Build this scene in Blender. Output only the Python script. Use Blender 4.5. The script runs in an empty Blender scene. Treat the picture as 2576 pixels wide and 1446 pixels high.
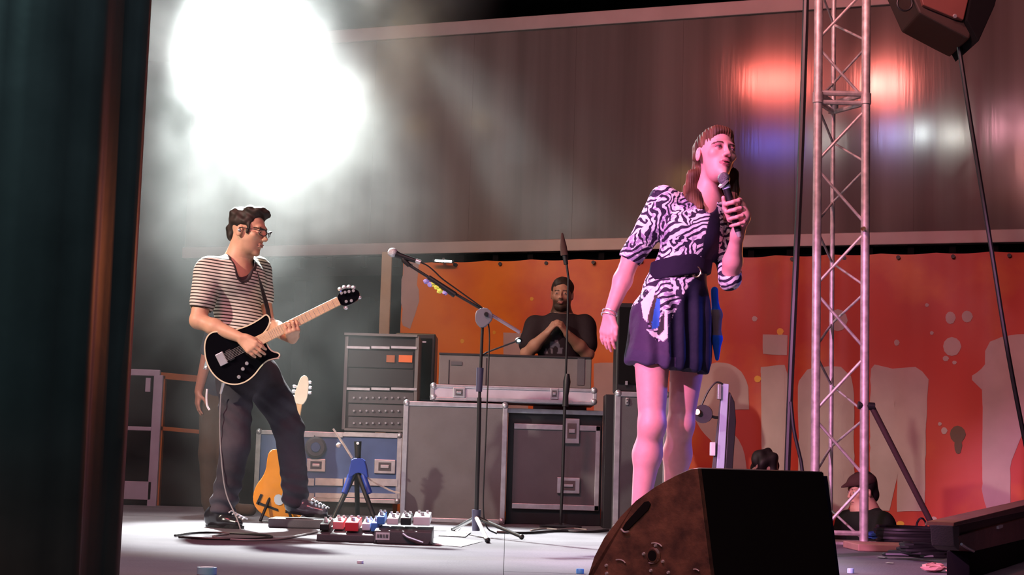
import bpy, math, random
import numpy as np
from mathutils import Vector, Matrix

# ------------------------------------------------------------------ camera
FPX = 4000.0
PITCH = math.atan(449.0 / 4000.0)
ROLL = 0.0295
CAMZ = 0.37
cp, sp = math.cos(PITCH), math.sin(PITCH)
cr, sr = math.cos(ROLL), math.sin(ROLL)
FW = Vector((0, cp, sp)); R0 = Vector((1, 0, 0)); U0 = Vector((0, -sp, cp))
RV = R0 * cr + U0 * sr
UV = U0 * cr - R0 * sr
CAM = Vector((0, 0, CAMZ))
scene = bpy.context.scene
COL = scene.collection
cd = bpy.data.cameras.new('camera'); cam = bpy.data.objects.new('camera', cd); COL.objects.link(cam)
cd.sensor_width = 36.0; cd.lens = FPX / 2576.0 * 36.0; cd.clip_start = 0.05; cd.clip_end = 200
mw = Matrix((RV, UV, -FW)).transposed().to_4x4(); mw.translation = CAM
cam.matrix_world = mw
scene.camera = cam

# ------------------------------------------------------------------ world, view, lights
scene.view_settings.view_transform = 'Standard'
scene.view_settings.look = 'None'
scene.view_settings.exposure = 0.0
scene.view_settings.gamma = 1.0
scene.view_settings.use_curve_mapping = False
scene.cycles.use_denoising = True
scene.cycles.max_bounces = 6
scene.cycles.volume_bounces = 1
scene.cycles.volume_step_rate = 2.0
scene.cycles.volume_max_steps = 64
scene.cycles.sample_clamp_indirect = 4.0
wd = bpy.data.worlds.new('night'); scene.world = wd; wd.use_nodes = True
wd.node_tree.nodes['Background'].inputs[0].default_value = (0.55, 0.50, 0.75, 1)
wd.node_tree.nodes['Background'].inputs[1].default_value = 0.016


def W(px, py, y):
    d = FW + RV * ((px - 1288) / FPX) + UV * ((723 - py) / FPX)
    return CAM + d * (y / d.y)


def G(px, py, z=0.0):
    d = FW + RV * ((px - 1288) / FPX) + UV * ((723 - py) / FPX)
    return CAM + d * ((z - CAMZ) / d.z)


def PL(px, py, p0, dr):
    """hit of the pixel ray on the vertical plane through p0 along dr -> (distance along dr, z)"""
    d = FW + RV * ((px - 1288) / FPX) + UV * ((723 - py) / FPX)
    n = Vector((-dr[1], dr[0], 0))
    t = n.dot(Vector((p0[0], p0[1], 0)) - Vector((CAM.x, CAM.y, 0))) / n.dot(Vector((d.x, d.y, 0)))
    h = CAM + d * t
    return (h.x - p0[0]) * dr[0] + (h.y - p0[1]) * dr[1], h.z


def light(kind, name, loc, target, power, color, size=0.2, angle=30, blend=0.4, shape=None, vis=True):
    l = bpy.data.lights.new(name, kind); l.energy = power; l.color = color
    if kind == 'SPOT':
        l.spot_size = math.radians(angle); l.spot_blend = blend; l.shadow_soft_size = size
    elif kind == 'AREA':
        l.shape = 'RECTANGLE'; l.size = size; l.size_y = min(size, 0.22)
    else:
        l.shadow_soft_size = size
    o = bpy.data.objects.new(name, l); COL.objects.link(o)
    o.location = loc
    o.rotation_euler = (Vector(target) - Vector(loc)).to_track_quat('-Z', 'Y').to_euler()
    return o


# the trailer side behind the stage: a vertical plane turned about 20 degrees
TA = Vector((-1.008, 14.0)); TD = Vector((0.939, -0.343)).normalized(); TN = Vector((TD.y, -TD.x))  # TN faces the camera
if TN.y > 0: TN = -TN


def BP(px, py, off=0.0):
    p0 = TA + TN * off
    return PL(px, py, p0, TD)


def BW(u, z, off=0.0):
    p = TA + TD * u + TN * off
    return Vector((p.x, p.y, z))


SINGER = Vector((0.75, 6.5, 1.1)); GUITARIST = Vector((-1.55, 8.6, 1.1))
light('SPOT', 'key_white_left', (-5.6, 4.6, 3.9), (-1.45, 8.8, 0.9), 1800, (1.0, 0.86, 0.70), 0.06, 30, 0.5)
light('SPOT', 'key_cool_front', (-0.6, 0.2, 5.2), (-0.8, 8.3, 0.25), 210, (0.62, 0.66, 1.0), 0.12, 62, 0.8)
light('SPOT', 'key_pink_singer', (-3.3, 2.2, 3.0), (0.70, 6.5, 0.98), 2700, (1.0, 0.38, 0.80), 0.08, 25, 0.4)
light('SPOT', 'violet_singer', (-3.6, 4.4, 2.4), (0.72, 6.5, 0.9), 200, (0.80, 0.30, 1.0), 0.08, 26, 0.5)
light('SPOT', 'blue_back_right', (4.1, 7.3, 2.0), (0.85, 6.5, 0.40), 420, (0.10, 0.13, 1.0), 0.08, 24, 0.5)
light('SPOT', 'warm_back_singer', (2.6, 9.0, 1.5), (0.9, 6.5, 0.9), 60, (1.0, 0.25, 0.08), 0.08, 40, 0.5)
light('SPOT', 'smoke_beam', W(520, -240, 12.3), W(770, 620, 9.6), 19000, (0.93, 1.0, 0.97), 0.10, 30, 0.5)
light('SPOT', 'smoke_beam_wide', W(640, -200, 12.3), W(640, 300, 9.8), 1500, (0.93, 1.0, 0.98), 0.10, 70, 0.9)
light('SPOT', 'amber_banner', (-0.9, 9.6, 3.6), BW(1.1, 0.9), 140, (1.0, 0.58, 0.14), 0.15, 62, 0.9)
light('SPOT', 'red_banner', (2.6, 8.6, 4.6), BW(4.6, 0.5), 45, (1.0, 0.30, 0.34), 0.15, 62, 0.9)
light('SPOT', 'truss_pink', (-0.4, 6.6, 4.4), (2.0, 8.8, 2.6), 430, (1.0, 0.42, 0.42), 0.08, 34, 0.8)
light('SPOT', 'wedge_amber', (-0.35, 1.2, 2.1), (0.60, 4.95, 0.12), 150, (1.0, 0.42, 0.20), 0.05, 17, 0.6)
light('SPOT', 'panel_red', (1.2, 4.5, 4.4), BW(4.1, 3.4), 300, (1.0, 0.34, 0.30), 0.15, 40, 1.0)
light('SPOT', 'floor_right', (3.2, 4.2, 3.6), (2.4, 8.2, 0.0), 50, (1.0, 0.35, 0.40), 0.1, 50, 0.7)
light('SPOT', 'curtain_red', (-1.0, 1.0, -0.4), (-0.88, 3.0, -0.15), 14.0, (1.0, 0.26, 0.08), 0.05, 40, 0.9)
light('SPOT', 'curtain_teal', (-0.35, 0.5, 2.9), (-0.90, 3.0, 1.3), 110.0, (0.45, 0.85, 0.85), 0.05, 50, 0.9)
# lamps of the front rig whose mirror images show on the glossy trailer side
for k, (px, py, pw, colr, sz) in enumerate([
        (1950, 205, 60, (1.0, 0.16, 0.12), 0.85), (2222, 212, 60, (1.0, 0.20, 0.16), 0.50),
        (1950, 362, 14, (0.12, 0.16, 1.0), 0.7), (2240, 340, 12, (0.45, 0.45, 1.0), 0.14),
        (2320, 335, 12, (0.8, 0.9, 0.9), 0.10), (2400, 340, 12, (0.9, 0.9, 0.8), 0.10),
        (2540, 325, 20, (1.0, 0.4, 0.5), 0.30), (2080, 350, 8, (0.9, 0.9, 0.8), 0.14),
        (1205, 306, 1.2, (1.0, 0.6, 0.12), 0.08), (1045, 318, 1.2, (1.0, 0.7, 0.3), 0.07)]):
    u, z = BP(px, py)
    pw = pw * (3.0 if py < 240 else 1.6)
    P = BW(u, z); d = (P - CAM).normalized(); n = Vector((TN.x, TN.y, 0))
    r = d - 2 * d.dot(n) * n
    light('AREA', 'front_rig_lamp', P + r * 11.0, P, pw, colr, sz)


# ------------------------------------------------------------------ helpers: objects
ORG = {}


def reg(o, loc):
    ORG[o.name] = Vector(loc)


def tag(o, label=None, cat=None, group=None, kind=None):
    if label: o['label'] = label
    if cat: o['category'] = cat
    if group: o['group'] = group
    if kind: o['kind'] = kind
    return o


def thing(name, label, cat, loc=(0, 0, 0), group=None, kind=None):
    o = bpy.data.objects.new(name, None); COL.objects.link(o)
    o.empty_display_size = 0.1
    o.location = loc; reg(o, loc)
    return tag(o, label, cat, group, kind)


class MB:
    def __init__(s): s.v = []; s.f = []

    def add(s, vs, fs):
        b = len(s.v); s.v += [tuple(x) for x in vs]; s.f += [tuple(i + b for i in f) for f in fs]; return s

    def box(s, lo, hi, M=None):
        x0, y0, z0 = lo; x1, y1, z1 = hi
        vs = [Vector(p) for p in ((x0, y0, z0), (x1, y0, z0), (x1, y1, z0), (x0, y1, z0), (x0, y0, z1), (x1, y0, z1), (x1, y1, z1), (x0, y1, z1))]
        if M is not None: vs = [M @ p for p in vs]
        return s.add(vs, [(0, 3, 2, 1), (4, 5, 6, 7), (0, 1, 5, 4), (1, 2, 6, 5), (2, 3, 7, 6), (3, 0, 4, 7)])

    def bpx(s, x0, y0, x1, y1, y, dep):
        cx, cy = (x0 + x1) / 2, (y0 + y1) / 2
        return s.box((W(x0, cy, y).x, y, W(cx, y1, y).z), (W(x1, cy, y).x, y + dep, W(cx, y0, y).z))

    def tube(s, pts, r, n=8, cap=True):
        pts = [Vector(p) for p in pts]; m = len(pts)
        rs = list(r) if isinstance(r, (list, tuple)) else [r] * m
        vs = []; fs = []; pa = None
        for i, p in enumerate(pts):
            t = (pts[min(i + 1, m - 1)] - pts[max(i - 1, 0)])
            t = t.normalized() if t.length > 1e-9 else Vector((0, 0, 1))
            a = pa - t * pa.dot(t) if pa is not None else t.cross(Vector((0, 0, 1)) if abs(t.z) < 0.9 else Vector((1, 0, 0)))
            a.normalize(); pa = a; b = t.cross(a)
            for k in range(n):
                w = 2 * math.pi * k / n
                vs.append(p + (a * math.cos(w) + b * math.sin(w)) * rs[i])
        for i in range(m - 1):
            for k in range(n):
                fs.append((i * n + k, i * n + (k + 1) % n, (i + 1) * n + (k + 1) % n, (i + 1) * n + k))
        if cap:
            fs.append(tuple(range(n))[::-1]); fs.append(tuple((m - 1) * n + k for k in range(n)))
        return s.add(vs, fs)

    def lathe(s, p0, p1, prof, n=16):
        """prof: (t 0..1 along p0-p1, radius)"""
        p0 = Vector(p0); p1 = Vector(p1); ax = (p1 - p0)
        t = ax.normalized(); a = t.cross(Vector((0, 0, 1)) if abs(t.z) < 0.9 else Vector((1, 0, 0))).normalized(); b = t.cross(a)
        vs = []; fs = []
        for (h, r) in prof:
            for k in range(n):
                w = 2 * math.pi * k / n
                vs.append(p0 + ax * h + (a * math.cos(w) + b * math.sin(w)) * max(r, 1e-5))
        m = len(prof)
        for i in range(m - 1):
            for k in range(n):
                fs.append((i * n + k, i * n + (k + 1) % n, (i + 1) * n + (k + 1) % n, (i + 1) * n + k))
        fs.append(tuple(range(n))[::-1]); fs.append(tuple((m - 1) * n + k for k in range(n)))
        return s.add(vs, fs)

    def sphere(s, c, r, n=12, m=8):
        c = Vector(c); r = Vector(r) if not isinstance(r, (int, float)) else Vector((r, r, r))
        vs = []; fs = []
        for i in range(m + 1):
            th = math.pi * i / m
            for k in range(n):
                w = 2 * math.pi * k / n
                vs.append(c + Vector((r.x * math.sin(th) * math.cos(w), r.y * math.sin(th) * math.sin(w), r.z * math.cos(th))))
        for i in range(m):
            for k in range(n):
                fs.append((i * n + k, (i + 1) * n + k, (i + 1) * n + (k + 1) % n, i * n + (k + 1) % n))
        return s.add(vs, fs)

    def prism(s, pts, ext):
        """closed polygon pts (3D), extruded by vector ext"""
        pts = [Vector(p) for p in pts]; ext = Vector(ext); n = len(pts)
        vs = pts + [p + ext for p in pts]
        fs = [tuple(range(n)), tuple(range(2 * n - 1, n - 1, -1))]
        fs += [(i, n + i, n + (i + 1) % n, (i + 1) % n) for i in range(n)]
        return s.add(vs, fs)

    def build(s, name, m, parent=None, smooth=False, bevel=0, seg=2, **tg):
        off = Vector((0, 0, 0)); q = parent
        if parent is not None: off = ORG.get(parent.name, Vector((0, 0, 0)))
        me = bpy.data.meshes.new(name)
        me.from_pydata([tuple(Vector(p) - off) for p in s.v], [], s.f)
        import bmesh
        b = bmesh.new(); b.from_mesh(me); bmesh.ops.recalc_face_normals(b, faces=b.faces); b.to_mesh(me); b.free()
        if smooth:
            me.polygons.foreach_set('use_smooth', [True] * len(me.polygons))
            try: me.set_sharp_from_angle(angle=math.radians(38))
            except Exception: pass
        me.materials.append(m)
        o = bpy.data.objects.new(name, me); COL.objects.link(o)
        if parent is not None: o.parent = parent; reg(o, off)
        else: reg(o, (0, 0, 0))
        if bevel:
            md = o.modifiers.new('bevel', 'BEVEL'); md.width = bevel; md.segments = seg; md.limit_method = 'ANGLE'
        return tag(o, **tg)


def chaikin(pts, it=2):
    for _ in range(it):
        q = []
        for i in range(len(pts)):
            a, b = pts[i], pts[(i + 1) % len(pts)]
            q.append(tuple(a[k] * .75 + b[k] * .25 for k in range(len(a)))); q.append(tuple(a[k] * .25 + b[k] * .75 for k in range(len(a))))
        pts = q
    return pts


def smoothline(pts, it=2):
    for _ in range(it):
        q = [pts[0]]
        for a, b in zip(pts[:-1], pts[1:]):
            q.append(tuple(a[k] * .75 + b[k] * .25 for k in range(len(a)))); q.append(tuple(a[k] * .25 + b[k] * .75 for k in range(len(a))))
        q.append(pts[-1]); pts = q
    return pts


# ------------------------------------------------------------------ materials
MATS = {}


def mat(name, col, rough=0.5, metal=0.0, var=0.0, vscale=8.0, col2=None, bump=0.0, bscale=60.0, stretch=(1, 1, 1), emit=None, estr=0, spec=0.5, coat=0, sss=0):
    if name in MATS: return MATS[name]
    m = bpy.data.materials.new(name); m.use_nodes = True; nt = m.node_tree; N = nt.nodes; L = nt.links
    b = N['Principled BSDF']
    b.inputs['Roughness'].default_value = rough; b.inputs['Metallic'].default_value = metal
    b.inputs['Specular IOR Level'].default_value = spec
    if coat: b.inputs['Coat Weight'].default_value = coat
    tc = N.new('ShaderNodeTexCoord'); mp = N.new('ShaderNodeMapping'); mp.inputs['Scale'].default_value = stretch
    L.new(tc.outputs['Object'], mp.inputs['Vector'])
    nz = N.new('ShaderNodeTexNoise'); nz.inputs['Scale'].default_value = vscale; nz.inputs['Detail'].default_value = 5
    L.new(mp.outputs[0], nz.inputs['Vector'])
    rp = N.new('ShaderNodeValToRGB')
    c2 = col2 or tuple(c * (1 - max(var, 0.12)) for c in col)
    rp.color_ramp.elements[0].position = 0.35; rp.color_ramp.elements[1].position = 0.65
    rp.color_ramp.elements[0].color = (*c2, 1); rp.color_ramp.elements[1].color = (*col, 1)
    L.new(nz.outputs['Fac'], rp.inputs[0]); L.new(rp.outputs[0], b.inputs['Base Color'])
    if bump:
        n2 = N.new('ShaderNodeTexNoise'); n2.inputs['Scale'].default_value = bscale; n2.inputs['Detail'].default_value = 3
        L.new(mp.outputs[0], n2.inputs['Vector'])
        bp = N.new('ShaderNodeBump'); bp.inputs['Strength'].default_value = bump; bp.inputs['Distance'].default_value = 0.01
        L.new(n2.outputs['Fac'], bp.inputs['Height']); L.new(bp.outputs[0], b.inputs['Normal'])
    if emit:
        b.inputs['Emission Color'].default_value = (*emit, 1); b.inputs['Emission Strength'].default_value = estr
    MATS[name] = m
    return m


def vmat(name, rough=0.5, spec=0.4, pattern=None, sub=0.0):
    """colour from the mesh's painted attribute; alpha 0 = the printed pattern shows instead"""
    m = bpy.data.materials.new(name); m.use_nodes = True; nt = m.node_tree; N = nt.nodes; L = nt.links
    b = N['Principled BSDF']; b.inputs['Roughness'].default_value = rough; b.inputs['Specular IOR Level'].default_value = spec
    if sub:
        b.inputs['Subsurface Weight'].default_value = sub; b.inputs['Subsurface Radius'].default_value = (0.01, 0.004, 0.002)
    at = N.new('ShaderNodeAttribute'); at.attribute_name = 'Col'
    tc = N.new('ShaderNodeTexCoord')
    nz = N.new('ShaderNodeTexNoise'); nz.inputs['Scale'].default_value = 30; nz.inputs['Detail'].default_value = 4
    L.new(tc.outputs['Object'], nz.inputs['Vector'])
    mul = N.new('ShaderNodeMixRGB'); mul.blend_type = 'MULTIPLY'; mul.inputs[0].default_value = 0.25
    L.new(at.outputs['Color'], mul.inputs[1]); L.new(nz.outputs['Fac'], mul.inputs[2])
    out = mul.outputs[0]
    if pattern == 'stripe':
        sx = N.new('ShaderNodeSeparateXYZ'); L.new(tc.outputs['Object'], sx.inputs[0])
        a = N.new('ShaderNodeMath'); a.operation = 'MULTIPLY_ADD'; a.inputs[1].default_value = 0.10; L.new(sx.outputs['X'], a.inputs[0]); L.new(sx.outputs['Z'], a.inputs[2])
        f = N.new('ShaderNodeMath'); f.operation = 'MULTIPLY'; f.inputs[1].default_value = 1 / 0.0175; L.new(a.outputs[0], f.inputs[0])
        g = N.new('ShaderNodeMath'); g.operation = 'FRACT'; L.new(f.outputs[0], g.inputs[0])
        r = N.new('ShaderNodeValToRGB'); r.color_ramp.interpolation = 'LINEAR'
        r.color_ramp.elements[0].position = 0.0; r.color_ramp.elements[0].color = (0.045, 0.04, 0.038, 1)
        e = r.color_ramp.elements.new(0.36); e.color = (0.05, 0.045, 0.04, 1)
        e = r.color_ramp.elements.new(0.44); e.color = (0.60, 0.58, 0.52, 1)
        r.color_ramp.elements[-1].position = 0.94; r.color_ramp.elements[-1].color = (0.66, 0.64, 0.58, 1)
        L.new(g.outputs[0], r.inputs[0]); pat = r.outputs[0]
    elif pattern == 'zebra':
        mp = N.new('ShaderNodeMapping'); mp.inputs['Rotation'].default_value = (0, 0.35, 0); L.new(tc.outputs['Object'], mp.inputs['Vector'])
        n1 = N.new('ShaderNodeTexNoise'); n1.inputs['Scale'].default_value = 11; n1.inputs['Detail'].default_value = 1; L.new(tc.outputs['Object'], n1.inputs['Vector'])
        wv = N.new('ShaderNodeTexWave'); wv.bands_direction = 'Z'; wv.inputs['Scale'].default_value = 13; wv.inputs['Distortion'].default_value = 9
        wv.inputs['Detail'].default_value = 1.5; wv.inputs['Detail Scale'].default_value = 1.0
        L.new(mp.outputs[0], wv.inputs['Vector'])
        wx = N.new('ShaderNodeTexWave'); wx.bands_direction = 'X'; wx.inputs['Scale'].default_value = 12; wx.inputs['Distortion'].default_value = 14
        wx.inputs['Detail'].default_value = 2; wx.inputs['Detail Scale'].default_value = 1.4
        L.new(tc.outputs['Object'], wx.inputs['Vector'])
        st = N.new('ShaderNodeMath'); st.operation = 'GREATER_THAN'; st.inputs[1].default_value = 0.53; L.new(n1.outputs['Fac'], st.inputs[0])
        mx = N.new('ShaderNodeMixRGB'); L.new(st.outputs[0], mx.inputs[0]); L.new(wv.outputs['Color'], mx.inputs[1]); L.new(wx.outputs['Color'], mx.inputs[2])
        r = N.new('ShaderNodeValToRGB'); r.color_ramp.elements[0].position = 0.36; r.color_ramp.elements[0].color = (0.03, 0.02, 0.05, 1)
        r.color_ramp.elements[1].position = 0.48; r.color_ramp.elements[1].color = (0.78, 0.74, 0.80, 1)
        L.new(mx.outputs[0], r.inputs[0])
        n3 = N.new('ShaderNodeTexNoise'); n3.inputs['Scale'].default_value = 34; n3.inputs['Detail'].default_value = 3; n3.inputs['Distortion'].default_value = 1.5; L.new(tc.outputs['Object'], n3.inputs['Vector'])
        n4 = N.new('ShaderNodeTexNoise'); n4.inputs['Scale'].default_value = 6; L.new(tc.outputs['Object'], n4.inputs['Vector'])
        mm = N.new('ShaderNodeMath'); mm.operation = 'MULTIPLY'; L.new(n3.outputs['Fac'], mm.inputs[0]); L.new(n4.outputs['Fac'], mm.inputs[1])
        r3 = N.new('ShaderNodeValToRGB'); r3.color_ramp.elements[0].position = .24; r3.color_ramp.elements[0].color = (1, 1, 1, 1)
        r3.color_ramp.elements[1].position = .31; r3.color_ramp.elements[1].color = (.30, .26, .42, 1); L.new(mm.outputs[0], r3.inputs[0])
        mu = N.new('ShaderNodeMixRGB'); mu.blend_type = 'MULTIPLY'; mu.inputs[0].default_value = .9; L.new(r.outputs[0], mu.inputs[1]); L.new(r3.outputs[0], mu.inputs[2])
        pat = mu.outputs[0]
    if pattern:
        m2 = N.new('ShaderNodeMixRGB'); L.new(at.outputs['Alpha'], m2.inputs[0]); L.new(pat, m2.inputs[1]); L.new(out, m2.inputs[2]); out = m2.outputs[0]
    L.new(out, b.inputs['Base Color'])
    n2 = N.new('ShaderNodeTexNoise'); n2.inputs['Scale'].default_value = 14; n2.inputs['Detail'].default_value = 3
    L.new(tc.outputs['Object'], n2.inputs['Vector'])
    bp = N.new('ShaderNodeBump'); bp.inputs['Strength'].default_value = 0.25 if pattern or 'cloth' in name else 0.04; bp.inputs['Distance'].default_value = 0.02
    L.new(n2.outputs['Fac'], bp.inputs['Height']); L.new(bp.outputs[0], b.inputs['Normal'])
    return m


# ------------------------------------------------------------------ distance-field modelling for bodies, hair and clothes
def nrm(v): v = np.asarray(v, float); return v / (np.linalg.norm(v) + 1e-12)


class SDF:
    def __init__(s, h): s.h = h; s.p = []

    def cap(s, a, b, ra, rb=None, k=0.02, op='add', flat=None, ratio=1.0):
        rb = ra if rb is None else rb
        s.p.append(('cap', np.array(a, float), np.array(b, float), ra, rb, k, op, None if flat is None else nrm(flat), ratio)); return s

    def chain(s, pts, rs, **kw):
        for i in range(len(pts) - 1): s.cap(pts[i], pts[i + 1], rs[i], rs[i + 1], **kw)
        return s

    def ell(s, c, r, M=None, k=0.02, op='add'):
        s.p.append(('ell', np.array(c, float), np.array(r, float), np.eye(3) if M is None else np.array(M, float), k, op)); return s

    def plane(s, p, n, k=0.004):
        """keep the side n points AWAY from"""
        s.p.append(('pln', np.array(p, float), nrm(n), k)); return s

    def bounds(s):
        lo = np.full(3, 1e9); hi = -lo
        for q in s.p:
            if q[0] == 'pln' or (q[0] == 'cap' and q[6] != 'add') or (q[0] == 'ell' and q[5] != 'add'): continue
            if q[0] == 'cap':
                r = max(q[3], q[4]) * max(1, q[8]); l = np.minimum(q[1], q[2]) - r; u = np.maximum(q[1], q[2]) + r
            else:
                r = max(q[2]); l = q[1] - r; u = q[1] + r
            lo = np.minimum(lo, l); hi = np.maximum(hi, u)
        return lo - 4 * s.h, hi + 4 * s.h

    def field(s):
        lo, hi = s.bounds(); h = s.h
        n = np.ceil((hi - lo) / h).astype(int) + 1
        F = np.full(n, 0.2, np.float32)
        for q in s.p:
            if q[0] == 'pln':
                ax = [lo[i] + h * np.arange(n[i]) for i in range(3)]
                d = ((ax[0] - q[1][0]) * q[2][0])[:, None, None] + ((ax[1] - q[1][1]) * q[2][1])[None, :, None] + ((ax[2] - q[1][2]) * q[2][2])[None, None, :]
                F = np.maximum(F, d.astype(np.float32)); continue
            if q[0] == 'cap':
                k, op = q[5], q[6]; r = max(q[3], q[4]) * max(1, q[8]); l = np.minimum(q[1], q[2]) - r; u = np.maximum(q[1], q[2]) + r
            else:
                k, op = q[4], q[5]; r = max(q[2]); l = q[1] - r; u = q[1] + r
            m = k + 3 * h
            i0 = np.maximum(np.floor((l - m - lo) / h).astype(int), 0); i1 = np.minimum(np.ceil((u + m - lo) / h).astype(int) + 1, n)
            if (i1 <= i0).any(): continue
            X = (lo[0] + h * np.arange(i0[0], i1[0]))[:, None, None]; Y = (lo[1] + h * np.arange(i0[1], i1[1]))[None, :, None]; Z = (lo[2] + h * np.arange(i0[2], i1[2]))[None, None, :]
            if q[0] == 'cap':
                a, b = q[1], q[2]; ab = b - a; L2 = ab @ ab + 1e-12
                dx, dy, dz = X - a[0], Y - a[1], Z - a[2]
                t = np.clip((dx * ab[0] + dy * ab[1] + dz * ab[2]) / L2, 0, 1)
                dx = dx - t * ab[0]; dy = dy - t * ab[1]; dz = dz - t * ab[2]
                if q[7] is not None:
                    w = q[7]; c = (dx * w[0] + dy * w[1] + dz * w[2]) * (1 / q[8] - 1)
                    dx = dx + c * w[0]; dy = dy + c * w[1]; dz = dz + c * w[2]
                d = np.sqrt(dx * dx + dy * dy + dz * dz) - (q[3] + (q[4] - q[3]) * t)
                if q[7] is not None: d = d * min(1, q[8])
            else:
                c, rr, M = q[1], q[2], q[3]
                dx, dy, dz = X - c[0], Y - c[1], Z - c[2]
                e = [dx * M[i][0] + dy * M[i][1] + dz * M[i][2] for i in range(3)]
                k0 = np.sqrt(sum((e[i] / rr[i]) ** 2 for i in range(3))); k1 = np.sqrt(sum((e[i] / rr[i] ** 2) ** 2 for i in range(3))) + 1e-9
                d = k0 * (k0 - 1) / k1
            d = d.astype(np.float32)
            sl = tuple(slice(i0[i], i1[i]) for i in range(3)); A = F[sl]
            if op == 'add':
                hh = np.maximum(k - np.abs(A - d), 0) / k; F[sl] = np.minimum(A, d) - hh * hh * k * 0.25
            else:
                d = -d; hh = np.maximum(k - np.abs(A - d), 0) / k; F[sl] = np.maximum(A, d) + hh * hh * k * 0.25
        return F, lo

    def mesh(s):
        F, lo = s.field(); h = s.h
        F[0] = F[-1] = 0.2; F[:, 0] = F[:, -1] = 0.2; F[:, :, 0] = F[:, :, -1] = 0.2
        S = F < 0
        cs = [(a, b, c) for a in (0, 1) for b in (0, 1) for c in (0, 1)]
        nx, ny, nz = F.shape
        cnt = np.zeros((nx - 1, ny - 1, nz - 1), np.int8)
        for a, b, c in cs: cnt += S[a:nx - 1 + a, b:ny - 1 + b, c:nz - 1 + c]
        mk = (cnt > 0) & (cnt < 8)
        I, J, K = np.nonzero(mk)
        idx = np.full(mk.shape, -1, np.int32); idx[I, J, K] = np.arange(len(I))
        val = {c: F[I + c[0], J + c[1], K + c[2]] for c in cs}
        acc = np.zeros((len(I), 3)); nn = np.zeros(len(I))
        for c in cs:
            for ax in range(3):
                if c[ax]: continue
                e = list(c); e[ax] = 1; e = tuple(e)
                v0, v1 = val[c], val[e]; m = (v0 < 0) != (v1 < 0)
                t = np.where(m, v0 / np.where(m, v0 - v1, 1), 0)
                p = np.tile(np.array(c, float), (len(I), 1)); p[:, ax] = t
                acc += p * m[:, None]; nn += m
        V = lo + h * (np.stack([I, J, K], 1) + acc / nn[:, None])
        Q = []
        for ax in range(3):
            o1, o2 = [(1, 2), (2, 0), (0, 1)][ax]
            sh = [slice(1, -1)] * 3; s0 = list(sh); s1 = list(sh); s0[ax] = slice(0, -1); s1[ax] = slice(1, None)
            a0, a1 = S[tuple(s0)], S[tuple(s1)]; ch = a0 != a1
            P = np.stack(np.nonzero(ch), 1)
            off = np.array([1, 1, 1]); off[ax] = 0; G_ = P + off
            inside = a0[tuple(P.T)]

            def cell(d1, d2):
                g = G_.copy(); g[:, o1] -= d1; g[:, o2] -= d2; return idx[g[:, 0], g[:, 1], g[:, 2]]
            q = np.stack([cell(1, 1), cell(0, 1), cell(0, 0), cell(1, 0)], 1)
            q[~inside] = q[~inside][:, ::-1]
            Q.append(q)
        Q = np.concatenate(Q)
        return V, Q


def mesh_normals(V, Q):
    n = np.cross(V[Q[:, 2]] - V[Q[:, 0]], V[Q[:, 3]] - V[Q[:, 1]])
    N = np.zeros_like(V)
    for i in range(4): np.add.at(N, Q[:, i], n)
    return N / (np.linalg.norm(N, axis=1)[:, None] + 1e-12)


def relax(V, Q, it=1, lam=0.5):
    for _ in range(it):
        A = np.zeros_like(V); c = np.zeros(len(V))
        for i in range(4):
            j = (i + 1) % 4
            np.add.at(A, Q[:, i], V[Q[:, j]]); np.add.at(c, Q[:, i], 1)
        V = V * (1 - lam) + lam * A / np.maximum(c, 1)[:, None]
    return V


def npnoise(P, sc, seed=0):
    """smooth pseudo noise, about -1..1, from summed sines"""
    r = np.random.RandomState(seed); out = np.zeros(len(P))
    for _ in range(6):
        k = r.normal(size=3) * sc; out += np.sin(P @ k + r.uniform(0, 6.28))
    return out / 2.6


def build_sdf(name, s, m, parent, color=None, sculpt=None, disp=None, it=1, **tg):
    V, Q = s.mesh()
    V = relax(V, Q, it)
    if sculpt is not None: V = sculpt(V)
    if disp is not None:
        N = mesh_normals(V, Q); V = V + N * disp(V)[:, None]
    off = np.array(ORG.get(parent.name, (0, 0, 0))) if parent is not None else np.zeros(3)
    me = bpy.data.meshes.new(name)
    me.vertices.add(len(V)); me.vertices.foreach_set('co', (V - off).astype(np.float32).ravel())
    me.loops.add(len(Q) * 4); me.loops.foreach_set('vertex_index', Q.astype(np.int32).ravel())
    me.polygons.add(len(Q)); me.polygons.foreach_set('loop_start', np.arange(0, len(Q) * 4, 4, dtype=np.int32))
    try: me.polygons.foreach_set('loop_total', np.full(len(Q), 4, np.int32))
    except Exception: pass
    me.polygons.foreach_set('use_smooth', np.ones(len(Q), bool))
    me.update(calc_edges=True)
    if color is not None:
        c = color(V, mesh_normals(V, Q)); at = me.color_attributes.new('Col', 'FLOAT_COLOR', 'POINT')
        at.data.foreach_set('color', c.astype(np.float32).ravel())
    me.materials.append(m)
    o = bpy.data.objects.new(name, me); COL.objects.link(o)
    if parent is not None: o.parent = parent; reg(o, off)
    else: reg(o, (0, 0, 0))
    return tag(o, **tg)


def flatcol(c, a=1.0):
    return lambda V, N: np.tile(np.array([*c, a]), (len(V), 1))


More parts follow.
